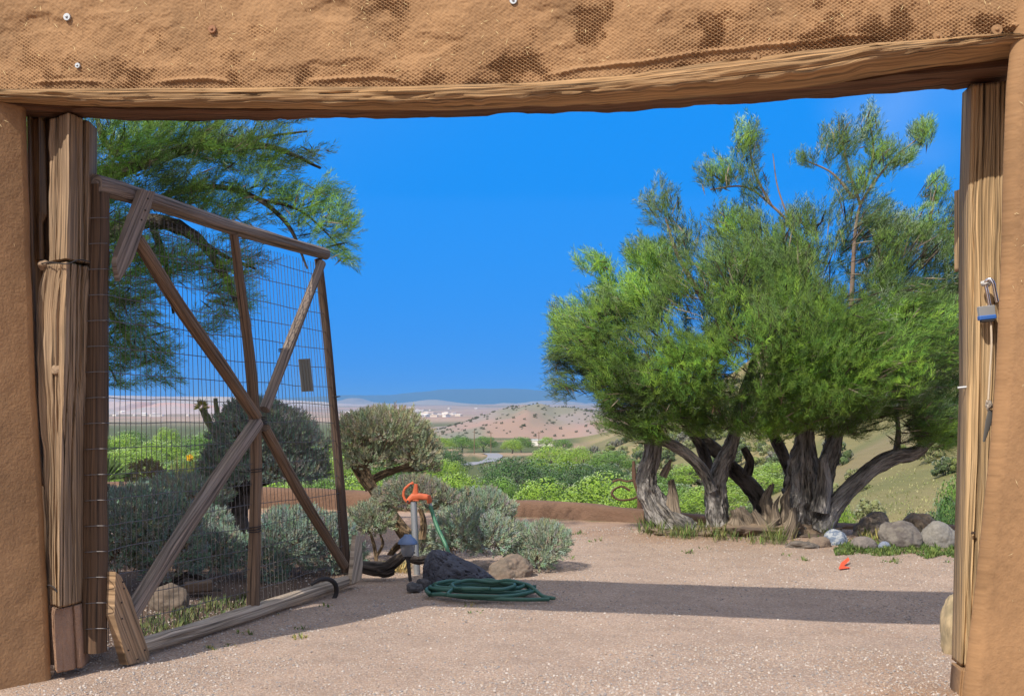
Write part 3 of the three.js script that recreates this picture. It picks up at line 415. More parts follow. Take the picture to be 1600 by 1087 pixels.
// ───────────────────────── the gate leaf ─────────────────────────
const gd = (px) => 1 / (0.13245 + (0.09174 - 0.13245) * (px - 150) / 380), GNORM = V(0.956, 0, 0.294);
const G = (px, py, off = 0) => P(px, py, gd(px)).addScaledVector(GNORM, off);
const gate = thing('wooden_gate', 'tall weathered pole gate with wire mesh standing open at the left of the opening', 'gate', HP(150, 0, 7.55));
{
  const bar = (name, pts, w, mat, o = {}) => mesh(name, sweep(pts.map(([x, y, f]) => G(x, y, f ?? 0)), w, o.B, { ref: GNORM, seg: 26, n: 2.3, lump: 0.06, crack: 0.012, cracks: 6, seed: Math.round(pts[0][0] * 7 + pts[0][1]), bark: 0.015, ...o }), mat, gate);
  bar('hinge_stile', [[151, 290], [149, 500], [147, 760], [146, 1018]], [0.066], M.stileBrown, { n: 4, crack: 0.014 });
  bar('top_rail', [[142, 287, 0.02], [230, 313, 0.02], [360, 356, 0.02], [505, 397, 0.02]], [0.060, 0.058, 0.053, 0.050], M.greyWood, { crack: 0.02 });
  bar('bottom_rail', [[192, 1014, 0.03], [300, 983, 0.03], [420, 945, 0.03], [548, 903, 0.03]], [0.052, 0.055, 0.056, 0.052], M.paleWood, { crack: 0.022 });
  bar('middle_stile', [[361, 366, 0.02], [372, 450, 0.02], [387, 570, 0.02], [396, 700, 0.02], [394, 830, 0.02], [391, 948, 0.02]], [0.033, 0.036, 0.042, 0.043, 0.045, 0.05], M.brownWood);
  bar('end_stile', [[497, 404], [508, 500], [521, 640], [532, 770], [540, 893]], [0.034, 0.036, 0.038, 0.042, 0.044], M.darkWood);
  bar('brace', [[200, 372, 0.06], [262, 470, 0.06], [330, 566, 0.06], [392, 652, 0.05]], [0.042, 0.044, 0.046, 0.042], M.brownWood);
  bar('brace', [[404, 668, 0.05], [455, 762, 0.05], [530, 883, 0.05]], [0.042, 0.045, 0.04], M.brownWood);
  bar('brace', [[188, 962, 0.06], [290, 805, 0.06], [392, 660, 0.05]], [0.05, 0.052, 0.05], M.greyWood, { n: 3 });
  bar('brace', [[404, 640, 0.05], [445, 535, 0.05], [494, 411, 0.05]], [0.04, 0.042, 0.036], M.greyWood);
  const board = (name, poly, mat, th, off, seed) => { const m = new MB(), K = poly.length, f = poly.map(([x, y]) => G(x, y, off + th)), b = poly.map(([x, y]) => G(x, y, off)), c = f.reduce((a, q) => a.add(q), V()).divideScalar(K), cb = b.reduce((a, q) => a.add(q), V()).divideScalar(K);
    let far = [f[0], f[1]]; for (const a of f) for (const q of f) if (a.distanceTo(q) > far[0].distanceTo(far[1])) far = [a, q];
    const uv = (p) => { const a = p.clone().sub(c), L = far[1].clone().sub(far[0]).normalize(), s = V().crossVectors(L, GNORM); return [a.dot(s), a.dot(L)]; };
    const put = (p) => m.v(p, null, ...uv(p)); let i0 = put(c); f.forEach(put); for (let k = 0; k < K; k++) m.i.push(i0, i0 + 1 + k, i0 + 1 + (k + 1) % K); let i1 = put(cb); b.forEach(put); for (let k = 0; k < K; k++) m.i.push(i1, i1 + 1 + (k + 1) % K, i1 + 1 + k);
    for (let k = 0; k < K; k++) { const a = put(f[k].clone()), q = put(f[(k + 1) % K].clone()), r = put(b[k].clone()), s = put(b[(k + 1) % K].clone()); m.i.push(a, r, q, q, r, s); }
    const g = m.geo(); mat.side = THREE.DoubleSide; return mesh(name, g, mat, gate); };
  const B1 = board('corner_board', [[198, 297], [219, 301], [211, 330], [185, 405], [163, 440], [157, 412], [160, 396]], M.greyWood.clone(), 0.035, 0.075, 1);
  const B2 = board('foot_board', [[152, 892], [160, 898], [176, 930], [206, 1020], [204, 1030], [172, 1037], [150, 960]], M.plateWood.clone(), 0.06, 0.07, 2);
  const B3 = board('end_board', [[540, 835], [549, 836], [551, 880], [549, 905], [533, 912], [536, 880]], M.paleWood.clone(), 0.04, 0.06, 3);
  for (const [x, y] of [[163, 908], [165, 918], [161, 940], [162, 965], [198, 1014], [172, 1014], [187, 1028]]) mesh('nail', rock(G(x, y, 0.131), 0.007, 0.007, 0.007, x, { det: 4, col: [0.04, 0.03, 0.03], col2: [0.04, 0.03, 0.03] }), M.vcol, gate);
  for (const [x, y] of [[207, 312], [197, 345], [203, 330]]) mesh('nail', rock(G(x, y, 0.111), 0.008, 0.008, 0.006, x, { det: 4, col: [0.03, 0.03, 0.03], col2: [0.03, 0.03, 0.03] }), M.vcol, gate);
  // wire lashings round the stiles
  const ring = (cx, cy, r, n = 3) => { for (let i = 0; i < n; i++) { const pts = []; for (let a = 0; a <= 16; a++) { const t = a / 16 * Math.PI * 2; pts.push(G(cx, cy + i * 3, 0.02).add(V(GNORM.z, 0, -GNORM.x).multiplyScalar(Math.cos(t) * r)).addScaledVector(GNORM, Math.sin(t) * r).add(V(0, 0.006 * Math.sin(t + i), 0))); } mesh('lashing', tube(pts, 0.004, 5, 24), M.iron, gate); } };
  ring(396, 733, 0.049, 2); ring(393, 823, 0.051, 3); ring(400, 652, 0.062, 4); ring(441, 545, 0.05, 2); ring(520, 620, 0.045, 1);
  // mesh: horizontal strands run round the hinge stile, uprights are closer set
  const topY = (px) => mix(300, 402, (px - 150) / (500 - 150)), botY = (px) => mix(1022, 905, (px - 150) / (545 - 150)), xr = (v) => mix(503, 544, v), xl = (v) => mix(168, 166, v);
  const N = 18, r = rng(77);
  for (let k = 1; k < N; k++) { const v = k / N, pts = []; const sag = (r() - 0.5) * 5; const L = []; for (let i = 0; i <= 12; i++) { const u = i / 12, px = mix(xl(v), xr(v), u); pts.push(G(px, mix(topY(px), botY(px), v) + sag * Math.sin(u * 3.1) + noise(u * 7, k) * 2 + (k > N - 4 ? 5 * Math.sin(u * 3.14) : 0), 0.008)); }
    const y0 = mix(topY(150), botY(150), v); const wrap = [P(131, y0 + 1, 7.5), P(134, y0 + 1, 7.46), P(150, y0, 7.46), P(163, y0, 7.46), P(167, y0, 7.55)]; mesh('wire', tube([...wrap, ...pts.slice(1)], 0.0030, 5, 60), M.wire, gate); }
  const NV = 56; const pA = G(168, 640), pB = G(520, 640);
  for (let k = 0; k <= NV; k++) { const w = (k + 0.3) / (NV + 0.6), q = pA.clone().lerp(pB, w), px = 800 + FOCAL * q.x / -q.z, u = (px - 168) / (520 - 168), pts = []; for (let i = 0; i <= 8; i++) { const v = i / 8, x = mix(xl(v), xr(v), u) + noise(i * 1.3, k * 3.1) * 1.1; pts.push(G(x, mix(topY(x), botY(x), mix(0.02, 0.985, v)), 0)); } mesh('wire', tube(pts, 0.0021, 4, 24), M.wire, gate); }
  // small metal plate wired to the mesh
  const pl = board('metal_plate', [[463, 561], [481, 560], [486, 611], [468, 612]], std({ color: lin(0.20, 0.19, 0.16), roughness: 0.6, metalness: 0.3 }), 0.006, 0.015, 4);
  for (let k = 1; k < 4; k++) mesh('plate_rib', tube([G(463 + k * 4.5, 562, 0.023), G(468 + k * 4.5, 611, 0.023)], 0.004, 6, 2), pl.material, gate);
  mesh('drop_hook', tube([G(478, 913, 0.05), G(484, 905, 0.09), G(492, 904, 0.13), G(499, 912, 0.15), G(502, 926, 0.14), G(499, 940, 0.12), G(498, 950, 0.12)], [0.011, 0.018, 0.020, 0.021, 0.02, 0.017, 0.014], 12), M.iron, gate);
}

// ───────────────────────── tamarisk trees ─────────────────────────
function spray(m, base, dir, L, r, tone, N) {         // one feathery branchlet: many fine blades along a drooping axis
  const [x, y] = onb(dir), droop = V(0, -0.14 * L, 0), n = 22, at = (t) => base.clone().addScaledVector(dir, L * t).addScaledVector(droop, t * t);
  const g = tone * (0.75 + 0.5 * r()), ye = r();
  const c0 = [mix(0.07, 0.185, ye) * g, mix(0.185, 0.305, ye) * g, mix(0.022, 0.026, ye) * g];
  for (let i = 0; i < n; i++) {
    const t = 0.02 + 0.98 * i / n, a = i * 2.4 + r() * 1.5, s = x.clone().multiplyScalar(Math.cos(a)).addScaledVector(y, Math.sin(a)), b = at(t);
    const l = L * (0.22 + 0.16 * r()) * (1 - 0.45 * t) + 0.025, dr = dir.clone().addScaledVector(s, 0.45 + 0.35 * r()).normalize();
    const k = 0.8 + 0.4 * r(), tip = b.clone().addScaledVector(dr, l).add(V(0, -0.06 * l, 0));
    leafFace(m, b, tip, 0.009 + 0.005 * r(), V().crossVectors(dr, unit(r)).normalize(), [c0[0] * k, c0[1] * k, c0[2] * k], N);
  }
}
function twig(m, a, b, w, col) { const d = b.clone().sub(a).normalize(), [x, y] = onb(d); for (const s of [x, y]) blade(m, a, b, w * 2, s, col); }
// clumps: [px, py, rx, ry, depth, rz(m), density]; sprays fill each clump's volume, growing away from hub
function tamariskCrown(clumps, hub, seed, perM2, out) {
  const leaf = new MB(), wood = new MB(), r = rng(seed);
  for (const [px, py, rx, ry, d, rz, dens = 1, tone = 1] of clumps) {
    const c = P(px, py, d), k = d / FOCAL, X = rx * k, Y = ry * k, n = Math.round(perM2 * dens * (X * Y * Math.PI + (X + Y) * rz));
    const from = c.clone().lerp(hub, clamp(0.35 / c.distanceTo(hub), 0.03, 0.3)), away = c.clone().sub(hub).normalize();
    for (let i = 0; i < n; i++) {
      const u = unit(r).multiplyScalar(Math.pow(r(), 0.42)), p = c.clone().add(V(u.x * X, u.y * Y, u.z * rz));
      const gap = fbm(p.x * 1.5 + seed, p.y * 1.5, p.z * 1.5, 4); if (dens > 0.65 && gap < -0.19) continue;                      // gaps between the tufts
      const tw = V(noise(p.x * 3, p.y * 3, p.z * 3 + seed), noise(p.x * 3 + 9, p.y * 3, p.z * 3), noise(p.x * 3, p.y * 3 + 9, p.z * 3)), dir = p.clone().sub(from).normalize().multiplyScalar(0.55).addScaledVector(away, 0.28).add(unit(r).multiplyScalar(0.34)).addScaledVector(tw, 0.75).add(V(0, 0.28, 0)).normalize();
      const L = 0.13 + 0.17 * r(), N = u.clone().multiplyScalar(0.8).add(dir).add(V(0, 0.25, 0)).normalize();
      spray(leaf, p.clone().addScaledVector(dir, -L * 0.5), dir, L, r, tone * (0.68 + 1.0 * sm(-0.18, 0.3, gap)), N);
      if (r() < 0.14) { const q = p.clone().lerp(from, 0.25 + 0.3 * r()).add(unit(r).multiplyScalar(0.12)); twig(wood, q, p, 0.006 + 0.006 * r(), r() < 0.45 ? [0.34, 0.29, 0.22] : [0.07, 0.055, 0.045]); }
    }
  }
  out(leaf, wood);
}
const limbs = (name, list, mat, parent, o = {}) => list.map(([pts, dd = 0], i) => mesh(name, sweep(pts.map(([x, y, r, d]) => P(x, y, (d ?? o.d) + dd)), pts.map(([x, y, r, d]) => r / FOCAL * (d ?? o.d)), null, { seg: 22, lump: 0.16, bark: 0.16, seed: i * 13 + (o.seed ?? 1), crack: 0.018, cracks: 7, jag: 0.03, ...o }), mat, parent));
{
  const D = 15.2, t = thing('tamarisk_tree', 'broad many stemmed tamarisk tree with gnarled grey trunks beside the boulders', 'tree', HP(1200, 0, D));
  limbs('trunk', [
    [[[1064, 842, 32], [1038, 812, 22], [1017, 778, 17], [1010, 750, 15], [1018, 715, 12], [1022, 672, 11], [1014, 640, 9], [1002, 600, 8], [985, 545, 4]]],
    [[[1126, 852, 23], [1121, 810, 16], [1119, 760, 15], [1130, 725, 12], [1143, 695, 10], [1152, 662, 9], [1165, 625, 11], [1184, 560, 8], [1195, 480, 4]]],
    [[[1254, 858, 48], [1256, 822, 35], [1257, 780, 30], [1256, 735, 23], [1258, 690, 15], [1262, 640, 15], [1268, 580, 12], [1275, 480, 6]]],
    [[[1262, 856, 22], [1276, 800, 18], [1290, 740, 14], [1302, 695, 12], [1311, 650, 11], [1325, 590, 11], [1345, 500, 6]], 0.15],
  ], M.bark, t, { d: D, seed: 3, bark: 0.3, seg: 36 });
  limbs('limb', [
    [[[1112, 768, 9], [1100, 738, 9], [1072, 708, 9], [1045, 692, 8], [1014, 682, 7]], -0.1],
    [[[1278, 830, 22], [1300, 795, 16], [1330, 762, 13], [1362, 734, 12], [1398, 714, 11], [1428, 708, 10], [1448, 692, 8], [1480, 655, 6], [1510, 600, 4]], -0.2],
    [[[1280, 800, 15], [1288, 755, 11], [1287, 722, 8], [1292, 708, 3]], -0.3],
    [[[1400, 712, 6], [1404, 680, 4], [1400, 630, 3]], -0.2], [[[1440, 694, 5], [1430, 650, 4], [1440, 600, 3]], -0.2],
  ], M.bark, t, { d: D, seed: 40 });
  limbs('limb', [
    [[[1196, 806, 14], [1180, 770, 13], [1150, 738, 12], [1128, 712, 11], [1095, 682, 9], [1072, 655, 7], [1050, 610, 4]], 0.5],
    [[[1246, 772, 10], [1232, 730, 9], [1216, 695, 9], [1200, 660, 8], [1188, 620, 6]], 0.4],
    [[[1112, 790, 10], [1108, 745, 10], [1096, 700, 8], [1072, 664, 6]], 0.4],
    [[[1168, 742, 8], [1172, 720, 7], [1162, 700, 5]], 0.3],
    [[[1262, 690, 10], [1230, 650, 8], [1190, 600, 6]], 0.3], [[[1300, 690, 8], [1290, 640, 6], [1250, 560, 4]], 0.3],
  ], M.darkBark, t, { d: D, seed: 70 });
  limbs('dead_stub', [
    [[[1052, 740 + 70, 12], [1050, 775, 8], [1049, 752, 4]]], [[[1036, 745, 5], [1044, 728, 4], [1047, 720, 2]]],
    [[[1196, 850, 16], [1200, 806, 11], [1197, 780, 8], [1206, 758, 3]], -0.25], [[[1216, 845, 14], [1226, 806, 9], [1227, 780, 6], [1234, 760, 1.5]], -0.3], [[[1205, 850, 10], [1214, 815, 6], [1211, 792, 4], [1218, 776, 1]], -0.4], [[[1225, 850, 10], [1240, 822, 6], [1243, 800, 2]], -0.45], [[[1172, 852, 9], [1166, 830, 6], [1156, 812, 2]], -0.45],
    [[[1160, 848, 22], [1156, 815, 18], [1152, 796, 10]], -0.2], [[[1205, 850, 14], [1190, 822, 9], [1178, 800, 4]], -0.45], [[[1215, 852, 14], [1234, 820, 9], [1240, 795, 3]], -0.5], [[[1180, 852, 12], [1196, 830, 8], [1215, 812, 3]], -0.55],
  ], M.deadWood, t, { d: D, seed: 110, n: 2, bark: 0.35, crack: 0.03, jag: 0.1, seg: 16, lump: 0.3 });
  mesh('root_mass', rock(HP(1196, 0.02, D - 0.15), 0.78, 0.22, 0.42, 51, { det: 26, rough: 0.4, fine: 0.22, freq: 2.2, col: [0.22, 0.16, 0.11], col2: [0.10, 0.075, 0.06] }), M.vcol, t);
  mesh('root_mass', rock(HP(1075, 0.02, D - 0.1), 0.55, 0.13, 0.36, 52, { det: 22, rough: 0.35, fine: 0.2, freq: 2.2, col: [0.22, 0.17, 0.12], col2: [0.12, 0.09, 0.07] }), M.vcol, t);
  const Z = 15.2, C = [
    [930, 530, 68, 78, Z - 0.3, .9], [905, 570, 45, 60, Z, .5, .7], [960, 600, 80, 50, Z - 0.4, .8], [985, 475, 70, 50, Z, .8], [1020, 400, 50, 50, Z + 0.4, .6, .7], [1060, 560, 110, 100, Z - 0.8, 1], [1010, 620, 75, 45, Z - 0.5, .7],
    [1130, 455, 110, 85, Z - 0.6, 1.1], [1180, 540, 130, 100, Z - 1.1, 1.1], [1200, 410, 110, 75, Z - 0.2, 1.1], [1280, 470, 120, 110, Z - 0.9, 1.2], [1310, 370, 105, 80, Z, 1], [1390, 430, 95, 100, Z - 0.3, 1.1], [1420, 540, 95, 95, Z - 0.6, 1.1], [1330, 570, 130, 85, Z - 1.0, 1.1],
    [1480, 420, 40, 100, Z + 0.2, .6, .75], [1490, 540, 40, 100, Z, .7, .8], [1240, 620, 120, 50, Z - 0.8, 1], [1120, 630, 90, 45, Z - 0.5, .9], [1440, 640, 75, 48, Z - 0.5, .9, .9], [1360, 640, 80, 45, Z - 0.3, .9, .8], [1480, 660, 35, 30, Z - .3, .5, .6],
    [1168, 222, 26, 46, Z, .35, .55], [1125, 268, 40, 26, Z, .35, .6], [1178, 290, 24, 36, Z, .3, .4], [1030, 322, 32, 46, Z + 0.2, .4, .4], [1070, 365, 30, 36, Z, .4, .45], [1045, 440, 40, 40, Z, .5, .6], [1010, 395, 34, 20, Z, .4, .5], [925, 408, 32, 18, Z, .3, .6], [945, 430, 20, 25, Z, .3, .5], [1150, 350, 50, 36, Z, .5, .6],
    [1312, 220, 34, 40, Z, .4, .55], [1360, 198, 20, 40, Z, .3, .5], [1384, 245, 40, 30, Z, .4, .55], [1441, 206, 20, 20, Z, .25, .9], [1257, 247, 24, 12, Z, .25, .7], [1335, 285, 40, 28, Z, .5, .35], [1420, 245, 16, 16, Z, .25, .5], [1462, 300, 16, 34, Z, .3, .6], [1440, 355, 34, 36, Z, .5, .45], [1262, 340, 44, 26, Z, .5, .45], [1498, 340, 14, 46, Z, .4, .4],
    [1010, 672, 40, 24, Z - .3, .4, .8], [1090, 656, 55, 26, Z - .4, .4, .8], [1200, 664, 60, 24, Z - .5, .4, .85], [1305, 656, 50, 22, Z - .5, .4, .8], [1425, 672, 50, 26, Z - .3, .45, .85], [1472, 672, 40, 34, Z - .2, .45, .8], [925, 632, 40, 24, Z - .3, .4, .8], [955, 655, 40, 22, Z - 0.2, .5, .7], [1000, 660, 40, 16, Z - 0.2, .5, .6], [880, 500, 24, 36, Z, .4, .5], [870, 545, 14, 40, Z, .3, .5], [880, 600, 24, 26, Z, .4, .5],
  ];
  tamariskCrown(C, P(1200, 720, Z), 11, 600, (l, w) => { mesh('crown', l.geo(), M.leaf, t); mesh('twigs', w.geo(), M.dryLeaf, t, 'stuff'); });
  limbs('branch', [[[[1270, 480, 4], [1240, 360, 2.4], [1205, 320, 2], [1165, 292, 1.6], [1110, 296, 1]]], [[[1230, 335, 1.6], [1215, 290, 1.2], [1208, 240, .7]]], [[[1205, 320, 2.4], [1180, 270, 1.8], [1170, 220, 1.2]]], [[[1330, 480, 4], [1340, 340, 2.6], [1350, 310, 2.2], [1395, 250, 1.6], [1440, 212, 0.9]]], [[[1345, 320, 2.8], [1325, 260, 2], [1315, 210, 1.2]]], [[[1335, 310, 2.8], [1300, 270, 1.8], [1258, 250, 1.2]]], [[[1350, 300, 2.4], [1365, 240, 1.8], [1360, 190, 1]]], [[[1100, 470, 5], [1060, 400, 3.2], [1040, 340, 1.6]]], [[[1440, 420, 4], [1455, 340, 2.2], [1465, 285, 1]]]], std({ color: lin(0.22, 0.16, 0.13), roughness: 0.9 }), t, { d: Z, seg: 8, bark: 0, crack: 0, lump: 0.05, jag: 0 });
}
{
  const D = 13.2, DN = 11.0, t = thing('tamarisk_tree', 'overhanging tamarisk tree behind the open gate with drooping feathery branches', 'tree', HP(-260, 0, D));
  limbs('trunk', [[[[-250, 930, 60], [-230, 760, 50], [-190, 560, 44], [-120, 420, 34], [-20, 330, 26], [90, 290, 18], [200, 262, 11], [320, 226, 7], [430, 232, 4], [500, 262, 2]]], [[[-190, 560, 34], [-60, 470, 26], [60, 410, 19], [170, 366, 14], [235, 345, 12], [300, 368, 9], [345, 420, 6], [372, 480, 3]]], [[[-120, 420, 30], [-90, 260, 24], [-20, 120, 18], [80, 20, 12], [200, -60, 7]]]], M.darkBark, t, { d: D, seed: 9, seg: 16 });
  limbs('branch', [[[[170, 366, 8], [260, 305, 5], [340, 292, 4.5], [400, 310, 4], [450, 352, 3], [480, 420, 1.5]]], [[[60, 410, 8], [130, 440, 6], [180, 500, 4], [215, 560, 2]]], [[[235, 345, 6], [260, 420, 4], [270, 490, 2]]], [[[200, 262, 5], [160, 215, 4], [150, 180, 3]]], [[[320, 226, 4], [400, 215, 3], [480, 205, 1.5]]], [[[260, 250, 4], [330, 200, 3], [360, 150, 2]]], [[[400, 310, 3], [470, 330, 2], [540, 395, 1]]], [[[300, 368, 5], [350, 400, 3], [400, 420, 2]]]], M.darkBark, t, { d: D, seed: 33, seg: 8, bark: 0, crack: 0, jag: 0 });
  const C = [
    [190, 235, 80, 55, D - 0.6, .9], [280, 215, 80, 40, D, .9, 1], [370, 225, 80, 42, D - 0.2, .8, .9], [440, 225, 70, 40, D, .7, .9], [490, 215, 34, 26, D, .5, .7], [175, 310, 50, 50, D - 0.7, .8], [260, 290, 75, 45, D - 0.3, .9, .9], [330, 300, 60, 40, D, .8, .6], [420, 285, 60, 36, D, .6, .6], [470, 330, 56, 40, D, .5, .55], [520, 370, 34, 32, D, .4, .6], [510, 300, 24, 30, D, .4, .6], [545, 400, 16, 18, D, .3, .5], [555, 350, 14, 14, D, .3, .4], [530, 330, 20, 40, D, .4, .5],
    [220, 400, 60, 50, D - 0.3, .8, .85], [300, 410, 60, 46, D, .7, .6], [360, 455, 46, 56, D, .5, .6], [380, 400, 50, 40, D, .6, .4], [195, 470, 50, 50, D - 0.4, .8, .9], [180, 540, 40, 46, D - 0.4, .6, .8], [235, 540, 50, 40, D - 0.2, .5, .5], [250, 580, 40, 26, D - 0.2, .4, .45], [190, 590, 30, 20, D - 0.2, .4, .5], [330, 500, 30, 36, D, .4, .35], [365, 340, 50, 36, D, .6, .45],
    [140, 420, 50, 110, D - 0.4, .9, .8], [90, 260, 110, 90, D - 0.2, 1.2, .8], [250, 120, 160, 70, D, 1.2, .8], [420, 140, 90, 50, D, .9, .6],
    [30, 210, 100, 100, DN, 1.1, .9], [-60, 330, 120, 120, DN, 1.2, .8], [60, 60, 150, 90, DN, 1.2, .8], [-120, 150, 160, 120, DN, 1.4, .7], [-200, 420, 150, 120, DN, 1.4, .6], [10, 430, 70, 80, DN, .9, .7],
  ];
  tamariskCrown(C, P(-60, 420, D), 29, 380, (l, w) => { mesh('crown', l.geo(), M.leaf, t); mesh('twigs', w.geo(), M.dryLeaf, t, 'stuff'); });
}

// ───────────────────────── clipped grey-green shrubs ─────────────────────────
const GREY = [0.235, 0.30, 0.235], OLIVE = [0.27, 0.24, 0.14];
function tuft(m, base, dir, L, r, col) { const [x, y] = onb(dir), n = 9; for (let i = 0; i < n; i++) { const a = i * 2.4 + r(), t = 0.15 + 0.85 * i / n, s = x.clone().multiplyScalar(Math.cos(a)).addScaledVector(y, Math.sin(a)), b = base.clone().addScaledVector(dir, L * t), d = dir.clone().addScaledVector(s, 0.85 - 0.5 * t).normalize(), k = 0.7 + 0.5 * r(); blade(m, b, b.clone().addScaledVector(d, L * 0.42), 0.0085, V().crossVectors(d, V(0.2, 0.3, 1)).normalize(), [col[0] * k, col[1] * k, col[2] * k]); } }
function pad(leaf, wood, c, rx, ry, rz, r, o = {}) {   // one clipped cushion: finger-like tufts all over, browner twigs inside and beneath
  const { n = 1500, col = GREY, col2 = OLIVE, root = c.clone().add(V(0, -ry, 0)), under = -0.75, L = 0.075, seed = 1 } = o;
  for (let i = 0; i < n; i++) {
    const u = unit(r); if (u.y < under) continue; const lumps = 1 + 0.17 * fbm(u.x * 2.4 + seed, u.y * 2.4, u.z * 2.4, 3) * 2, k = (r() < 0.8 ? 0.93 + 0.1 * r() : 0.6 + 0.35 * r()) * lumps;
    const p = c.clone().add(V(u.x * rx * k, u.y * ry * k, u.z * rz * k)); const d = V(u.x / rx, u.y / ry, u.z / rz).normalize().multiplyScalar(0.9).add(V(0, 0.55, 0)).add(unit(r).multiplyScalar(0.4)).normalize();
    const w = clamp((r() - 0.72) * 3, 0, 1), cc = col.map((e, q) => mix(e, col2[q], w) * (0.8 + 0.4 * r()));
    tuft(leaf, p.addScaledVector(d, -L * 0.6), d, L * (0.8 + 0.6 * r()), r, cc);
    if (i % 9 === 0) twig(wood, root.clone().add(unit(r).multiplyScalar(0.05)).lerp(p, 0.35 + 0.3 * r()), p, 0.006, [0.20, 0.145, 0.09]);
  }
}
function shrub(name, label, category, d, pads, stems, o = {}) {
  const t = thing(name, label, category, HP(pads[0][0], 0, d), o.group), leaf = new MB(), wood = new MB(), r = rng(pads[0][0] * 31 + pads[0][1]), k = d / FOCAL;
  const root = stems?.length ? P(stems[0][0][0], stems[0][0][1], d) : HP(pads[0][0], 0, d);
  pads.forEach(([px, py, rx, ry, dd = 0, rz, dens = 1], i) => { const X = rx * k, Y = ry * k, Zr = rz ?? X * 0.85; const area = X * Y * 4 + (X + Y) * Zr * 2.2; pad(leaf, wood, P(px, py, d + dd), X, Y, Zr, r, { n: Math.round(area * 1350 * dens * (o.dens ?? 1)), seed: i + px, root: stems?.length && o.fork ? P(o.fork[0], o.fork[1], d + dd * 0.6) : HP(px, 0.05, d + dd), ...o }); });
  mesh('foliage', leaf.geo(), M.dryLeaf, t); mesh('twigs', wood.geo(), M.dryLeaf, t, 'stuff');
  if (stems) limbs('trunk', stems.map((s) => [s]), o.bark ?? M.tanBark, t, { d, seed: pads[0][0], seg: 14, bark: 0.22, lump: 0.2, crack: 0.012 });
  return t;
}
shrub('clipped_shrub', 'umbrella shaped grey green clipped shrub on a leaning gnarled trunk right of the gate', 'shrub', 13.6,
  [[600, 672, 66, 34, 0, .42], [555, 690, 34, 38, 0, .35], [575, 720, 34, 24, -.1, .3, .9], [652, 708, 36, 34, 0, .35], [668, 730, 18, 16, 0, .2], [620, 692, 46, 30, 0.25, .35]],
  [[[648, 866, 8], [632, 832, 10], [604, 792, 9], [579, 757, 8], [571, 722, 6], [588, 690, 4]], [[600, 788, 6], [580, 800, 5], [566, 812, 3]], [[580, 762, 9], [560, 735, 7], [545, 712, 5]], [[580, 750, 6], [606, 738, 5], [640, 728, 4], [665, 722, 2]], [[575, 722, 5], [610, 706, 4], [635, 690, 3]], [[640, 846, 6], [622, 852, 5], [608, 868, 4]]], { fork: [580, 745], under: -0.45, col: [0.27, 0.29, 0.18] });
shrub('clipped_shrub', 'dark blue green clipped shrub with a rounded top behind the middle of the gate', 'shrub', 13.4,
  [[410, 680, 72, 50, 0, .5], [460, 700, 46, 40, 0, .4], [360, 720, 46, 30, 0, .4], [430, 735, 64, 26, -.1, .45], [485, 730, 26, 22, 0, .25], [390, 650, 40, 26, 0.2, .4]],
  [[[366, 900, 18], [368, 830, 17], [372, 780, 14], [385, 735, 10], [400, 690, 6]], [[372, 790, 10], [345, 760, 7], [335, 735, 4]], [[374, 770, 10], [420, 745, 7], [460, 725, 4]]], { fork: [378, 750], under: -0.6, bark: M.darkBark, col: [0.18, 0.235, 0.195], col2: [0.2, 0.19, 0.12] });
const sage = (label, d, pads, o) => shrub('sage_shrub', label, 'shrub', d, pads, null, o);
sage('large mounded grey green shrub beside the foot of the gate hinge', 11.0, [[210, 815, 84, 50, 0, .5], [185, 850, 40, 46, -.2, .3], [265, 850, 50, 60, 0, .45]], { col: [0.20, 0.275, 0.225] });
sage('low grey green shrub behind the mounded one at the left of the gate mesh', 13.0, [[290, 772, 70, 26, 0, .5], [235, 778, 55, 20, 0.2, .4]]);
sage('rounded grey green shrub left of the middle stile of the gate', 11.6, [[338, 862, 44, 36, 0, .35], [312, 818, 42, 26, 0.4, .35]], { col: [0.20, 0.275, 0.225] });
sage('rounded grey green shrub right of the middle stile of the gate', 11.9, [[442, 842, 52, 44, 0, .4], [420, 880, 30, 34, -.2, .3]], { col: [0.20, 0.275, 0.225] });
sage('grey green shrub showing on both sides of the end stile of the gate', 12.2, [[508, 850, 48, 44, 0, .4], [545, 872, 24, 26, 0, .25], [480, 812, 26, 18, .3, .3]], { col: [0.20, 0.275, 0.225] });
shrub('clipped_shrub', 'small round grey green clipped shrub under the leaning trunk', 'shrub', 13.0, [[580, 812, 34, 24, 0, .28], [572, 826, 26, 14, 0, .2]], [[[588, 878, 3.5], [584, 850, 3], [578, 830, 2]], [[586, 872, 3], [598, 850, 2.4], [594, 834, 1.6]]], { fork: [583, 838], under: -0.5, col: [0.25, 0.29, 0.2] });
shrub('clipped_shrub', 'grey clipped shrub directly behind the orange hydrant handle', 'shrub', 13.0, [[650, 772, 48, 26, 0, .35], [690, 782, 26, 18, 0, .25], [616, 780, 28, 22, .2, .3]], [[[660, 842, 6], [662, 815, 5], [655, 790, 4]]], { fork: [656, 800], under: -0.6, col: [0.22, 0.235, 0.17] });
sage('dome shaped pale sage shrub standing nearest the low adobe wall', 13.8, [[742, 792, 56, 26, 0, .4], [718, 804, 36, 24, 0, .3], [772, 800, 28, 24, 0, .3]], { col: [0.27, 0.335, 0.25], under: -0.55 });
sage('pale sage shrub bulging over the top of the black boulder', 12.3, [[722, 828, 42, 34, 0, .35], [768, 838, 36, 32, -.1, .32], [700, 836, 24, 24, 0, .25]], { col: [0.28, 0.345, 0.26] });
sage('pale sage shrub spreading to the right end of the boulders', 12.4, [[852, 846, 38, 28, -.1, .36], [812, 846, 32, 26, 0, .3], [838, 872, 30, 16, -.2, .28]], { col: [0.28, 0.345, 0.25] });
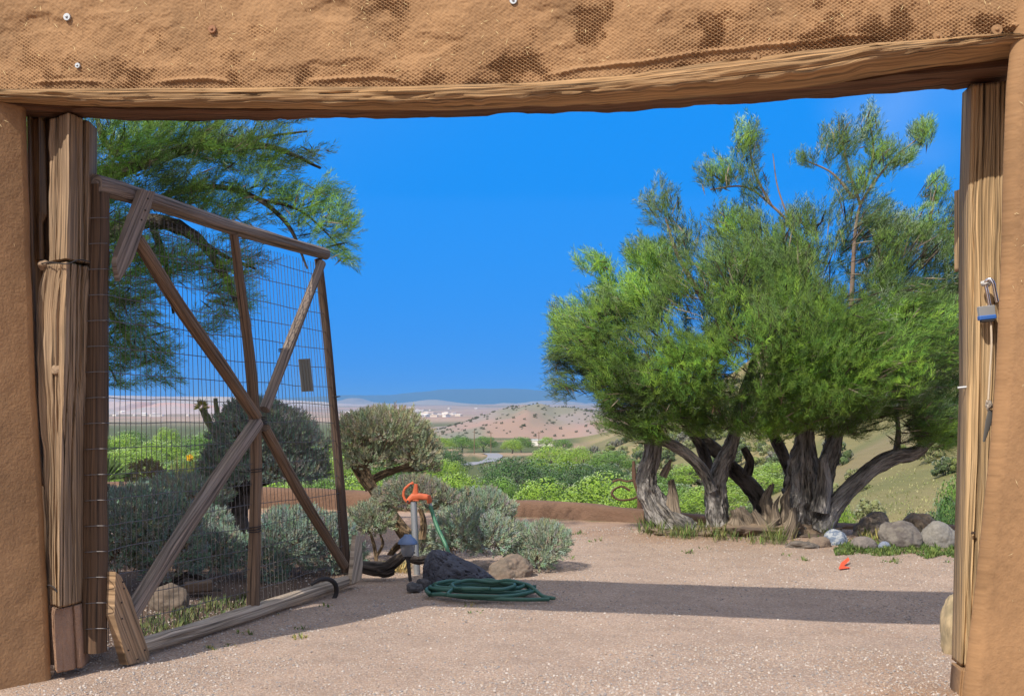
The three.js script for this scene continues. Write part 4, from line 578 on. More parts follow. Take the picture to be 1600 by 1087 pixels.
sage('small grey green shrub between the hydrant pipe and its hose', 13.2, [[662, 850, 24, 18, 0, .2]], { col: [0.24, 0.28, 0.2] });
sage('small brown flecked shrub far behind the left of the gate mesh', 15.5, [[226, 742, 30, 18, 0, .25]], { col: [0.24, 0.20, 0.12], col2: [0.2, 0.14, 0.08] });

// ───────────────────────── things round the hydrant ─────────────────────────
{
  const d = 11.9, t = thing('yard_hydrant', 'yard hydrant with an orange lever head on a galvanized pipe', 'hydrant', HP(650, 0, d)), H = (x, y, dd = 0) => P(x, y, d + dd);
  mesh('pipe', tube([HP(652, -0.05, d), H(649, 850), H(646, 784)], 0.032, 16), M.galv, t);
  const flatRod = (pts, w, th) => sweep(pts.map(([x, y]) => H(x, y)), w, th, { ref: V(0, 0, 1), n: 3, seg: 16, lump: 0.05 });
  mesh('head_casting', join([flatRod([[636, 785], [645, 776], [660, 776], [670, 778], [671, 786]], [0.018, 0.036, 0.032, 0.03, 0.022], [0.028]), flatRod([[648, 782], [649, 770], [650, 756]], [0.046, 0.03, 0.018], [0.024]), flatRod([[669, 774], [671, 784]], [0.026, 0.022], [0.026])]), M.orange, t);
  mesh('lever_handle', flatRod([[646, 754], [640, 757], [632, 764], [630, 773], [633, 781], [641, 786]], [0.015, 0.013, 0.012, 0.012, 0.013, 0.016], [0.012]), M.orange, t);
  for (const [x, y] of [[642, 758], [637, 783]]) { const g = new THREE.CylinderGeometry(0.012, 0.012, 0.06, 12); g.rotateX(Math.PI / 2); g.translate(...H(x, y).toArray()); mesh('pivot_bolt', g, M.iron, t); }
  mesh('hose_coupling', tube([H(671, 783), H(674, 795)], 0.017, 12), M.galv, t);
}
{
  const t = thing('solar_path_light', 'small solar garden light with a blue grey cap and frosted shade on a dark stake', 'garden light', HP(637, 0, 10.9)), d = 10.9, k = d / FOCAL, c = (py) => P(637, py, d);
  const lathe = (pts, y0) => { const g = new THREE.LatheGeometry(pts.map(([r, h]) => new THREE.Vector2(r * k, h * k)), 32); g.translate(...c(y0).toArray()); return g; };
  mesh('cap', lathe([[0, 15], [5, 15], [6.5, 13.5], [7, 12], [11, 9], [14.5, 4.5], [15.8, 1], [15.5, 0], [12, 0.5], [0, 2]], 850), std({ color: lin(0.13, 0.19, 0.33), roughness: 0.4, metalness: 0.2 }), t);
  mesh('shade', lathe([[11.6, 0], [11.4, -8], [9.6, -15], [7, -19], [0, -20]], 850), new THREE.MeshPhysicalMaterial({ color: lin(0.62, 0.64, 0.68), transmission: 0.75, roughness: 0.45, thickness: 0, side: THREE.DoubleSide }), t);
  mesh('bulb_holder', lathe([[0, -3], [3, -4], [3.4, -12], [2, -17], [0, -17]], 850), M.iron, t);
  mesh('collar', lathe([[0, -18.5], [6.4, -18.5], [5, -22], [3, -24], [0, -24]], 850), M.iron, t);
  mesh('stake', sweep([c(872), P(641, 908, d)], [0.018, 0.014], null, { n: 4, seg: 12, lump: 0 }), M.iron, t);
}
const lava = thing('lava_boulder', 'pitted blue black lava boulder behind the coiled hose', 'boulder', HP(712, 0, 11.15));
mesh('boulder', rock(HP(716, 0.03, 11.15), 0.34, 0.235, 0.22, 14, { det: 56, pits: 0.10, fine: 0.05, rough: 0.10, col: [0.085, 0.09, 0.115], col2: [0.06, 0.06, 0.075], flat: 0.3, skew: 0.5 }), M.vcol, lava);
const bd = (label, px, h, d, rx, ry, rz, seed, o) => { const t = thing('boulder', label, 'boulder', HP(px, 0, d)); mesh('boulder', rock(HP(px, h, d), rx, ry, rz, seed, o), M.vcol, t); return t; };
bd('brown shaded boulder beneath the pale sage shrub beside the black boulder', 796, 0.0, 11.75, 0.21, 0.19, 0.18, 5, { det: 20, col: [0.20, 0.15, 0.115], col2: [0.15, 0.12, 0.095], fine: 0.09 });
const tinyRocks = thing('small_rock', 'small dark rock at the foot of the garden light', 'rock', HP(648, 0, 10.75)); mesh('rock', rock(HP(648, 0.02, 10.75), 0.07, 0.055, 0.06, 8, { col: [0.10, 0.095, 0.10], col2: [0.06, 0.06, 0.065] }), M.vcol, tinyRocks);
const tinyRock2 = thing('small_rock', 'dark rock wedged between the small rock and the lava boulder', 'rock', HP(664, 0, 10.95)); mesh('rock', rock(HP(662, 0.02, 10.95), 0.07, 0.06, 0.06, 28, { col: [0.09, 0.085, 0.09], col2: [0.05, 0.05, 0.055] }), M.vcol, tinyRock2);
{
  const t = thing('garden_hose', 'dark green garden hose lying in a loose flat coil in front of the boulder', 'hose', HP(755, 0, 10.4)), r = rng(3), D0 = 10.45;
  const loop = (cx, cd, ax, ad, a0, a1, h, k) => Array.from({ length: 26 }, (_, i) => { const a = mix(a0, a1, i / 25); return HP(cx + ax * Math.cos(a) + 3 * noise(i * 0.4, k), h + 0.012 * noise(i * 0.35, k + 4) + 0.010, cd + ad * Math.sin(a)); });
  const pts = [...loop(745, D0, 78, 0.26, Math.PI, -0.9 * Math.PI, 0.02, 1), ...loop(752, D0 - 0.03, 86, 0.33, 1.1 * Math.PI, -0.7 * Math.PI, 0.045, 2), ...loop(748, D0 + 0.04, 70, 0.20, 1.3 * Math.PI, -0.5 * Math.PI, 0.07, 3), ...loop(765, D0 - 0.05, 60, 0.25, 1.5 * Math.PI, 0.1, 0.09, 4), HP(838, 0.06, D0 - 0.12), HP(848, 0.03, D0 - 0.2), HP(862, 0.018, D0 - 0.24)];
  mesh('hose', tube(pts, 0.0165, 9, 620), M.hose, t);
  mesh('hose', tube([...loop(752, D0 + 0.06, 82, 0.24, 0.8 * Math.PI, -1.1 * Math.PI, 0.05, 7), ...loop(742, D0 - 0.02, 64, 0.28, 0.9 * Math.PI, -0.6 * Math.PI, 0.085, 9), ...loop(772, D0 + 0.02, 66, 0.20, 1.2 * Math.PI, 0.2, 0.06, 12)], 0.0165, 9, 420), M.hose, t);
  mesh('hose', tube([HP(675, 0.03, D0 + 0.05), HP(700, 0.04, D0 - 0.20), HP(760, 0.03, D0 - 0.33), HP(820, 0.025, D0 - 0.36), HP(858, 0.018, D0 - 0.3)], 0.0165, 9, 80), M.hose, t);
  mesh('hose_end', tube([HP(862, 0.018, D0 - 0.24), HP(868, 0.018, D0 - 0.25)], [0.018, 0.012], 10), M.hose, t);
  mesh('supply_hose', tube([P(672, 790, 11.9), P(680, 815, 11.85), P(690, 838, 11.78), P(699, 858, 11.7), HP(704, 0.1, 11.6)], 0.019, 10), M.hoseLight, t);
}
{
  const t = thing('driftwood_log', 'dark twisted dead branch lying on the ground left of the garden light', 'log', HP(600, 0, 11.6));
  limbs('log', [[[[560, 884, 9], [585, 889, 10], [605, 886, 9], [622, 874, 8], [634, 864, 6], [646, 860, 5]]], [[[585, 888, 8], [600, 894, 8], [616, 890, 6]]], [[[640, 872, 6], [655, 876, 6], [668, 872, 4]]]], std({ color: lin(0.12, 0.095, 0.08), map: rep(barkMap, 2, 1), bumpMap: rep(barkBump, 2, 1), bumpScale: 0.02 }), t, { d: 11.5, seed: 91, bark: 0.25 });
  const t2 = thing('dead_branch', 'dark dead branch lying on the ground behind the lower gate mesh', 'branch', HP(300, 0, 11.4));
  limbs('branch', [[[[180, 950, 6], [240, 925, 8], [300, 915, 8], [345, 930, 7], [372, 952, 6]]], [[[250, 922, 6], [290, 898, 5], [320, 905, 4]]]], M.darkBark, t2, { d: 10.9, seed: 95, bark: 0.2 });
}
bd('rounded tan stone in the weeds behind the bottom rail of the gate', 262, 0.02, 9.9, 0.17, 0.13, 0.12, 44, { col: [0.15, 0.115, 0.09], col2: [0.12, 0.095, 0.075] });
{ const t = thing('paving_stone', 'flat reddish stone slab on the ground behind the gate mesh', 'stone', HP(310, 0, 10.6)); mesh('slab', box(HP(310, 0.06, 10.6), 0.24, 0.09, 0.16, 0.02, new THREE.Euler(0, 0.3, 0.05)), std({ color: lin(0.17, 0.12, 0.085), map: rep(mudMap, 3, 3) }), t); }
// tree cholla, flower stalk and yucca behind the gate
{
  const d = 14.2, t = thing('cholla_cactus', 'green cholla cactus arm with a tufted tip rising beside the dark shrub', 'cactus', HP(350, 0, d));
  const C = std({ color: lin(0.20, 0.23, 0.10), roughness: 0.9, bumpMap: rep(barkBump, 6, 6), bumpScale: 0.03 });
  mesh('arm', sweep([P(352, 720, d), P(345, 690, d), P(332, 670, d), P(322, 652, d), P(315, 637, d)], [0.05, 0.05, 0.045, 0.04, 0.035], null, { seg: 14, bark: 0.3, lump: 0.1 }), C, t);
  mesh('arm', sweep([P(345, 690, d), P(340, 655, d), P(336, 622, d)], [0.05, 0.035, 0.02], null, { seg: 14, bark: 0.3 }), C, t);
  mesh('trunk', sweep([HP(352, -0.05, d), P(353, 760, d), P(352, 715, d)], [0.07, 0.06, 0.05], null, { seg: 14, bark: 0.3 }), M.darkBark, t);
  const tip = new MB(), r = rng(6); for (let i = 0; i < 120; i++) { const u = unit(r); if (u.y < -0.4) continue; const b = P(314, 636, d).addScaledVector(u, 0.02); blade(tip, b, b.clone().addScaledVector(u, 0.06 + 0.04 * r()), 0.014, V().crossVectors(u, V(0, 0.3, 1)).normalize(), [0.30, 0.28, 0.07]); } mesh('tip', tip.geo(), M.dryLeaf, t);
  const f = thing('flower_stalk', 'single yellow flower on a thin green stalk behind the gate mesh', 'flower', HP(296, 0, 14.8)); mesh('stalk', tube([HP(294, -0.05, 14.8), P(296, 760, 14.8), P(296, 720, 14.8)], 0.008, 6), M.hoseLight, f);
  const fl = new MB(); for (let i = 0; i < 40; i++) { const u = unit(r), b = P(296, 715, 14.8); blade(fl, b, b.clone().addScaledVector(u, 0.05), 0.03, V().crossVectors(u, V(0, 0.3, 1)).normalize(), [0.85, 0.55, 0.03]); } mesh('petals', fl.geo(), M.dryLeaf, f);
  const y = thing('yucca', 'spiky dark green yucca just behind the gate hinge stile', 'yucca', HP(168, 0, 14)); const yl = new MB(); for (let i = 0; i < 90; i++) { const a = r() * 6.28, e = 0.15 + r() * 1.2, u = V(Math.cos(a) * Math.cos(e), Math.sin(e), Math.sin(a) * Math.cos(e)), b = P(163, 752, 14); blade(yl, b, b.clone().addScaledVector(u, 0.3 + 0.12 * r()), 0.022, V().crossVectors(u, V(0, 0.2, 1)).normalize(), [0.09, 0.15, 0.05]); } mesh('leaves', yl.geo(), M.dryLeaf, y); mesh('stem', tube([HP(163, -0.05, 14), P(163, 756, 14)], 0.06, 10), M.darkBark, y);
  // a few yellowish stems of broom behind
  const bro = thing('broom_plant', 'thin upright green stems standing behind the left shrubs', 'plant', HP(300, 0, 14.5)); const bm = new MB(); for (let i = 0; i < 260; i++) { const x = 268 + r() * 74, b = P(x, 778 - r() * 20, 14.4 + r() * 0.5), tip2 = b.clone().add(V((r() - 0.5) * 0.12, 0.2 + 0.25 * r(), (r() - 0.5) * 0.1)); blade(bm, b, tip2, 0.014, V(1, 0, 0.2).normalize(), r() < 0.5 ? [0.12, 0.17, 0.05] : [0.22, 0.23, 0.08]); } mesh('stems', bm.geo(), M.dryLeaf, bro, 'stuff');
}
// ───────────────────────── boulders by the tamarisk, weeds and chippings ─────────────────────────
bd('round blue grey boulder with white streaks at the right foot of the tamarisk', 1305, 0.04, 14.4, 0.14, 0.155, 0.13, 21, { det: 26, bands: 1, col: [0.15, 0.19, 0.27], col2: [0.36, 0.39, 0.43], rough: 0.1, flat: 0.4 });
bd('flat grey stone between the streaked boulder and the small blue stone', 1350, 0.02, 14.1, 0.16, 0.12, 0.12, 22, { col: [0.21, 0.18, 0.165], col2: [0.165, 0.145, 0.135], rough: 0.12 });
bd('low brown stone left of the streaked boulder', 1278, 0.02, 14.2, 0.14, 0.105, 0.1, 23, { col: [0.23, 0.175, 0.13], col2: [0.19, 0.14, 0.11], rough: 0.12 });
bd('small blue stone in front of the big dark boulder', 1383, 0.01, 14.05, 0.075, 0.075, 0.07, 24, { col: [0.17, 0.21, 0.31], col2: [0.22, 0.25, 0.33], rough: 0.1 });
bd('big dark grey boulder with a pale lower corner near the right post', 1408, 0.04, 14.3, 0.28, 0.235, 0.22, 25, { det: 24, col: [0.115, 0.10, 0.095], col2: [0.19, 0.17, 0.15], rough: 0.2, lean: -0.1 });
bd('big smooth pale grey boulder nearest the right post', 1467, 0.04, 14.4, 0.225, 0.24, 0.22, 26, { det: 24, col: [0.24, 0.225, 0.205], col2: [0.195, 0.185, 0.175], rough: 0.12 });
bd('dark brown boulder in the shade behind the streaked one', 1364, 0.08, 15.1, 0.22, 0.24, 0.2, 27, { det: 20, col: [0.17, 0.135, 0.11], col2: [0.13, 0.11, 0.095], rough: 0.2, lean: 0.25 });
bd('tan lichen covered boulder behind the two big grey boulders', 1438, 0.10, 15.3, 0.23, 0.22, 0.18, 29, { det: 20, col: [0.27, 0.20, 0.14], col2: [0.16, 0.13, 0.1], rough: 0.2 });
bd('low dark rock at the right root of the tamarisk', 1252, 0.01, 14.1, 0.17, 0.075, 0.1, 32, { col: [0.17, 0.145, 0.125], col2: [0.11, 0.095, 0.085], rough: 0.3, fine: 0.12 });
bd('small pale rock on bare soil left of the tamarisk roots', 997, 0.02, 15.2, 0.13, 0.085, 0.1, 33, { col: [0.36, 0.29, 0.23], col2: [0.26, 0.2, 0.15], rough: 0.3 });
function weeds(name, label, category, n, where, hgt, cols, seed, w = 0.012) {
  const m = new MB(), r = rng(seed); for (let i = 0; i < n; i++) { const [px, d] = where(r), b = HP(px, 0, d); b.y = landY(b.x, d) - 0.01; const H = hgt * (0.25 + 0.95 * r() * (0.55 + 0.6 * noise(px * 0.11, d * 3))), c = cols[Math.floor(r() * cols.length)], k = 0.75 + 0.5 * r(); for (let q = 0; q < 3; q++) { const a = r() * 6.28, u = V(Math.cos(a) * 0.6, 1, Math.sin(a) * 0.6).normalize(); blade(m, b, b.clone().addScaledVector(u, H), w * (0.7 + 0.7 * r()), V(Math.sin(a), 0, -Math.cos(a)), c.map((e) => e * k)); } }
  const o = mesh(name, m.geo(), M.dryLeaf, scene, 'stuff'); o.userData.label = label; if (category) o.userData.category = category; return o;
}
const gr = [[0.10, 0.17, 0.035], [0.15, 0.20, 0.05], [0.08, 0.13, 0.04]], dryg = [[0.34, 0.29, 0.09], [0.25, 0.24, 0.08]];
const bx = (r, a, b) => a + (b - a) * (r() + r() + r()) / 3;
weeds('ground_cover', 'low green ground cover in front of and between the boulders on the right', 'ground cover', 2000, (r) => { const x = mix(1305, 1520, r()); return [x, 13.45 + 1.0 * r() + 0.35 * noise(x * 0.04, 3) + (x > 1480 ? -0.1 : 0)]; }, 0.11, gr, 61);
weeds('grass_tuft', 'long green grass at the left foot of the tamarisk trunks', 'grass', 330, (r) => { const c = [[1030, 15.0], [1018, 15.2], [1078, 14.75], [1060, 14.8], [1130, 14.6], [1190, 14.45], [1215, 14.4], [1290, 14.9]][Math.floor(r() * 8)]; return [bx(r, c[0] - 36, c[0] + 36), c[1] + 0.5 * (r() - 0.5)]; }, 0.30, [...gr, [0.14, 0.16, 0.05], [0.22, 0.2, 0.08]], 62, 0.009);
weeds('dry_grass', 'straw coloured and green grass between the boulders near the right post', 'grass', 700, (r) => [mix(1345, 1530, r()), 14.4 + 1.3 * r()], 0.17, [...dryg, ...gr], 63);
weeds('weeds', 'weeds growing along the foot of the open gate', 'weeds', 380, (r) => { const x = mix(205, 400, r()); return [x, gd(x) + 0.35 + 1.0 * r()]; }, 0.13, [[0.09, 0.12, 0.04], [0.13, 0.14, 0.05], [0.06, 0.09, 0.03]], 64, 0.01);
weeds('weeds', 'sparse weed seedlings in the gravel beside the bottom rail', 'weeds', 70, (r) => { const c = [[360, 8.35], [470, 9.0], [466, 8.6], [335, 8.25], [383, 8.8], [735, 9.95], [742, 9.7], [510, 10.0], [425, 9.6]][Math.floor(r() * 9)]; return [c[0] + (r() - 0.5) * 26, c[1] + 0.12 * (r() - 0.5)]; }, 0.07, [...dryg, ...gr], 65, 0.009);
weeds('weeds', 'scattered green seedlings on the gravel in front of the tamarisk', 'weeds', 110, (r) => { const c = [[1256, 13.1], [1385, 13.0], [1230, 13.5], [1075, 13.7], [1400, 12.9], [1486, 12.9], [1100, 14.0], [890, 13.2], [930, 14.6], [905, 15.2]][Math.floor(r() * 10)]; return [c[0] + (r() - 0.5) * 20, c[1] + 0.2 * (r() - 0.5)]; }, 0.07, gr, 66, 0.01);
weeds('straw_grass', 'dry straw coloured grass behind the garden light', 'grass', 420, (r) => [mix(570, 640, r()), 12.0 + 0.8 * r()], 0.13, [[0.45, 0.33, 0.13], [0.38, 0.30, 0.16], [0.3, 0.27, 0.13]], 67);
weeds('hillside_grass', 'pale dry grass and green weeds on the open slope right of the tamarisk', 'grass', 9000, (r) => { const d = 45 + 130 * r() * r(); let px = mix(1180, 1530, r()); return [px, d]; }, 0.38, [[0.33, 0.33, 0.15], [0.28, 0.30, 0.11], [0.18, 0.23, 0.07], [0.36, 0.34, 0.18]], 68, 0.05);
{ // orange paint-tape marker
  const t = thing('marker_ribbon', 'small orange marker ribbon lying bent on the gravel', 'marker', HP(1320, 0, 12.45)), y = landY(HP(1320, 0, 12.45).x, 12.45), d = 12.4, OR = std({ color: lin(0.85, 0.10, 0.035), side: THREE.DoubleSide, roughness: 0.6 });
  const m = new MB(), put = (px, h, dd) => { const p = HP(px, 0, d + dd); p.y = y + h; return m.v(p, null, 0, 0); }; const a = put(1311, 0.012, 0.02), b = put(1315, 0.04, 0.26), c = put(1326, 0.075, 0.42), e = put(1328, 0.05, 0.36), f = put(1319, 0.02, 0.14), g = put(1330, 0.014, 0.04), h = put(1312, 0.012, -0.06); m.i.push(a, b, f, b, c, e, b, e, f, a, f, h, f, g, h); mesh('ribbon', m.geo(), OR, t);
}
{ // loose chippings on the gravel
  const g = new THREE.IcosahedronGeometry(1, 0); const p = g.attributes.position, r = rng(8); const key = {}; for (let i = 0; i < p.count; i++) { const k = [p.getX(i), p.getY(i), p.getZ(i)].map((e) => e.toFixed(3)).join(); key[k] ??= 0.75 + 0.5 * r(); p.setXYZ(i, p.getX(i) * key[k], p.getY(i) * key[k] * 0.65, p.getZ(i) * key[k]); } g.computeVertexNormals();
  const N = 60000, im = new THREE.InstancedMesh(g, std({ roughness: 1 }), N), o = new THREE.Object3D(), col = [[0.43, 0.36, 0.31], [0.38, 0.31, 0.26], [0.30, 0.265, 0.25], [0.50, 0.45, 0.41], [0.38, 0.29, 0.225], [0.26, 0.24, 0.235]].map((c) => lin(...c));
  let n = 0; while (n < N) { const d = 6.2 + 10.5 * Math.pow(r(), 1.5), x = (r() - 0.5) * 1.0 * d; if (d > wallD(x, d) - 0.3) continue; if (fbm(x * 0.9, d * 0.9, 6, 3) < -0.18 && r() < 0.75) continue; const s = 0.0035 + 0.007 * Math.pow(r(), 3); o.position.set(x, landY(x, d) + s * 0.25, -d); o.rotation.set(r() * 0.6, r() * 6.28, r() * 0.6); o.scale.setScalar(s); o.updateMatrix(); im.setMatrixAt(n, o.matrix); im.setColorAt(n, col[Math.floor(r() * 6)]); n++; }
  im.name = 'loose_gravel'; im.userData = { label: 'loose pinkish gravel chippings scattered over the yard', kind: 'stuff' }; im.castShadow = im.receiveShadow = true; scene.add(im);
}
{ // rusty ornament on the low wall
  const d = 17.7, t = thing('iron_ornament', 'rusty twisted iron ornament standing above the low adobe wall', 'ornament', HP(1000, 0, d)), Q = (x, y) => P(x, y, d);
  for (const [pts, w] of [[[[1001, 798], [999, 770], [992, 748], [990, 720]], [0.05, 0.045, 0.035, 0.02]], [[[957, 753], [968, 749], [978, 752], [992, 750], [1004, 753], [1012, 755]], [0.014, 0.018, 0.014, 0.018, 0.016, 0.01]], [[[985, 766], [972, 760], [962, 763], [956, 771], [960, 776]], [0.016]], [[[1000, 774], [986, 780], [968, 781], [958, 776]], [0.018, 0.017, 0.015, 0.012]]]) mesh('iron_bar', sweep(pts.map(([x, y]) => Q(x, y)), w, null, { seg: 10, lump: 0.25, bark: 0.3 }), M.rust, t);
}

// ───────────────────────── valley trees, hillside shrubs, far things ─────────────────────────
function broadTree(seed, R, H, col, o = {}) {          // a crown of many clumps of leaf-sized faces on a forked trunk; foot at the origin
  const r = rng(seed), g = new THREE.Group(), leaf = new MB(), n = o.clumps ?? 22, per = o.per ?? 400, base = o.base ?? 0.18;
  for (let i = 0; i < n; i++) {
    const a = i * 2.4 + r() * 0.7, v = Math.pow((i + 0.5) / n, 0.85), up = mix(1, 0.02, v), rad = R * 0.74 * Math.sqrt(Math.max(0, 1 - up * up)) * (0.85 + 0.3 * r()), c = V(Math.cos(a) * rad, H * mix(base + 0.12, 0.83, up) + H * 0.05 * (r() - 0.5), Math.sin(a) * rad), s = R * (0.25 + 0.12 * r()), tone = 0.85 + 0.3 * r();
    const cN = c.clone().sub(V(0, H * 0.5, 0)).normalize();
    for (let k = 0; k < per; k++) { const u = unit(r), p = c.clone().add(u.clone().multiplyScalar(s * (0.84 + 0.2 * r())).multiply(V(1, 0.8, 1))), N = u.clone().multiplyScalar(0.8).addScaledVector(cN, 0.35).normalize(), [x, y] = onb(u.clone().add(unit(r).multiplyScalar(0.7)).normalize()), w = (o.leaf ?? 0.36) * (0.6 + 0.6 * r()), a2 = r() * 6.3, e1 = x.clone().multiplyScalar(Math.cos(a2)).addScaledVector(y, Math.sin(a2)), e2 = y.clone().multiplyScalar(Math.cos(a2)).addScaledVector(x, -Math.sin(a2)), cc = col.map((e) => e * tone * (0.92 + 0.16 * r())); leafFace(leaf, p.clone().addScaledVector(e1, -w / 2), p.clone().addScaledVector(e1, w / 2), w * 1.15, e2, cc, N, false, 0.12); }
  }
  const m1 = new THREE.Mesh(leaf.geo(), M.leaf); m1.name = 'crown'; g.add(m1);
  const tr = join([sweep([V(0, -1, 0), V(0.1 * R, H * 0.25, 0), V(0, H * 0.55, 0.1)], [R * 0.06, R * 0.045, R * 0.02], null, { seg: o.small ? 5 : 8, rows: o.small ? 3 : 8, bark: 0.1 }), ...[0, 2.1, 4.2].map((a) => sweep([V(0.08 * R, H * 0.24, 0), V(Math.cos(a) * R * 0.35, H * 0.5, Math.sin(a) * R * 0.35), V(Math.cos(a) * R * 0.42, H * 0.62, Math.sin(a) * R * 0.42)], [R * 0.035, R * 0.025, R * 0.01], null, { seg: o.small ? 3 : 6, rows: o.small ? 3 : 6 }))]);
  const m2 = new THREE.Mesh(tr, o.bark ?? M.darkBark); m2.name = 'trunk'; g.add(m2); return g;
}
const BR = [0.25, 0.40, 0.04], MD = [0.13, 0.255, 0.035], DK = [0.065, 0.15, 0.035];
const kinds = { b: [broadTree(1, 6, 13, BR), broadTree(2, 6.5, 12, BR)], m: [broadTree(3, 6, 13, MD), broadTree(4, 7, 12, MD)], d: [broadTree(5, 6.5, 12, DK), broadTree(6, 6, 12, DK)] };
const kl = { b: ['bright yellow green broadleaf tree growing in the valley beyond the low wall', 'bright green valley trees'], m: ['mid green broadleaf tree growing in the valley beyond the low wall', 'mid green valley trees'], d: ['dark green broadleaf tree growing in the valley beyond the low wall', 'dark green valley trees'] };
const rt = rng(404), valley = [];
function tree(kind, px, top, d, wpx) {
  if (d > 90 && d < 300) d *= 1.6;
  const src = kinds[kind][Math.floor(rt() * 2)], o = src.clone(); o.name = numbered('valley_tree'); const x = (px - 800) / FOCAL * d, y = landY(x, d), h = Math.max(3, yToH(top, d) - y), R = wpx / FOCAL * d / 2 * (d < 480 && d > 90 ? 1.25 : 1.1);
  o.position.set(x, y - 0.1, -d); const sc = R / 6.3; o.scale.set(sc, h / 12.4, sc); o.rotation.y = rt() * 6.28; o.userData = { kindKey: kind, px, d, category: 'tree', group: kl[kind][1] }; scene.add(o); valley.push(o); return o;
}
for (const [k, px, top, d, w] of [
  // nearest row just over the low wall
  ['b', 850, 742, 116, 104], ['b', 935, 733, 114, 140], ['b', 985, 746, 106, 90], ['b', 719, 727, 130, 96], ['m', 782, 737, 124, 80], ['m', 1050, 744, 112, 110], ['b', 1120, 748, 108, 110], ['b', 1180, 733, 115, 120], ['b', 1228, 716, 125, 100], ['m', 640, 736, 128, 110], ['b', 565, 742, 125, 120], ['m', 500, 735, 130, 110], ['b', 440, 745, 120, 110],
  ['b', 700, 708, 180, 60], ['d', 808, 701, 165, 112], ['d', 893, 712, 162, 104], ['d', 950, 716, 176, 76], ['m', 1020, 724, 150, 90], ['b', 1090, 720, 150, 100], ['d', 692, 690, 215, 76], ['m', 655, 700, 190, 80], ['b', 862, 688, 235, 66], ['b', 903, 690, 225, 60], ['m', 955, 700, 220, 70],
  // far rows beside the road
  ['b', 690, 679, 620, 44], ['m', 720, 678, 640, 44], ['m', 757, 679, 660, 46], ['d', 718, 676, 700, 30], ['m', 815, 680, 640, 40], ['b', 800, 683, 600, 36], ['m', 672, 681, 560, 44], ['b', 645, 684, 560, 50], ['b', 618, 684, 560, 50], ['m', 590, 682, 600, 50], ['b', 560, 684, 580, 56], ['m', 530, 682, 600, 50], ['b', 855, 681, 700, 30], ['m', 880, 684, 640, 30],
  // left, seen through the gate
  ['b', 190, 676, 400, 84], ['b', 250, 680, 390, 90], ['m', 318, 674, 420, 84], ['d', 276, 686, 260, 100], ['b', 205, 698, 220, 110], ['m', 150, 690, 250, 110], ['b', 345, 692, 240, 110], ['m', 300, 712, 170, 120], ['b', 230, 724, 150, 130], ['b', 165, 728, 140, 120], ['b', 345, 736, 130, 110], ['m', 390, 720, 150, 110], ['m', 285, 742, 122, 110], ['b', 405, 684, 380, 84], ['m', 460, 686, 360, 84], ['b', 510, 690, 320, 84], ['m', 140, 668, 440, 66], ['m', 205, 665, 520, 60], ['b', 262, 666, 540, 56], ['m', 330, 665, 520, 56], ['b', 90, 680, 300, 80], ['b', 540, 710, 190, 100], ['m', 598, 716, 180, 90], ['b', 612, 698, 240, 80], ['d', 560, 694, 280, 70], ['b', 465, 712, 190, 100], ['m', 420, 706, 220, 96],
]) tree(k, px, top, d, w);
{ // which tree is which: its green, its row and what stands before it
  const tone = { b: 'bright green', m: 'mid green', d: 'dark green' }, row = (d) => d <= 138 * 1.6 ? 'tree in the nearest row' : d <= 205 * 1.6 ? 'tree in the second row' : d <= 480 ? 'tree deeper in the valley' : 'small tree in the far valley';
  const spot = [[165, 'left of the gate hinge stile'], [240, 'behind the mesh beside the hinge stile'], [330, 'behind the mesh above the mounded shrubs'], [430, 'behind the middle stile of the gate'], [525, 'behind the dark shrub and end stile'], [600, 'behind the umbrella shaped shrub\'s left half'], [682, 'behind the umbrella shaped shrub\'s right half'], [760, 'above the pale sage shrubs'], [850, 'above the bare stretch of low wall'], [930, 'just before the iron ornament on the wall'], [1020, 'behind the iron ornament on the wall'], [1100, 'between the two left trunks of the tamarisk'], [1400, 'behind the middle trunks of the tamarisk']];
  const by = {}; for (const o of valley) { const u = o.userData, k = `${tone[u.kindKey]} ${row(u.d)} ${spot.find(([x]) => u.px < x)[1]}`; (by[k] ??= []).push(o); }
  for (const [k, list] of Object.entries(by)) { list.sort((a, b) => a.userData.px - b.userData.px); list.forEach((o, i) => { const u = o.userData; o.userData = { label: list.length < 2 ? k : `${i === 0 ? 'leftmost' : i === list.length - 1 ? 'rightmost' : 'middle'} ${k}`, category: 'tree', group: u.group }; }); }
}
{ // right of the yard, beyond the curb
  const a = tree('b', 1312, 768, 60, 76); a.name = numbered('roadside_bush'); a.userData = { label: 'round bright green bush at the roadside seen under the right limb of the tamarisk', category: 'bush' };
  const b = tree('m', 1502, 708, 40, 90); b.name = numbered('roadside_tree'); b.userData = { label: 'bright green leafy tree behind the dark bush next to the right post', category: 'tree' };
  const c = tree('d', 1474, 742, 30, 104); c.name = numbered('roadside_bush'); c.userData = { label: 'dark olive bush above the curb next to the right post', category: 'bush' };
  const e = tree('d', 1432, 766, 33, 56); e.name = numbered('roadside_bush'); e.userData = { label: 'small dark olive bush at the left of the bigger dark one by the curb', category: 'bush' };
}
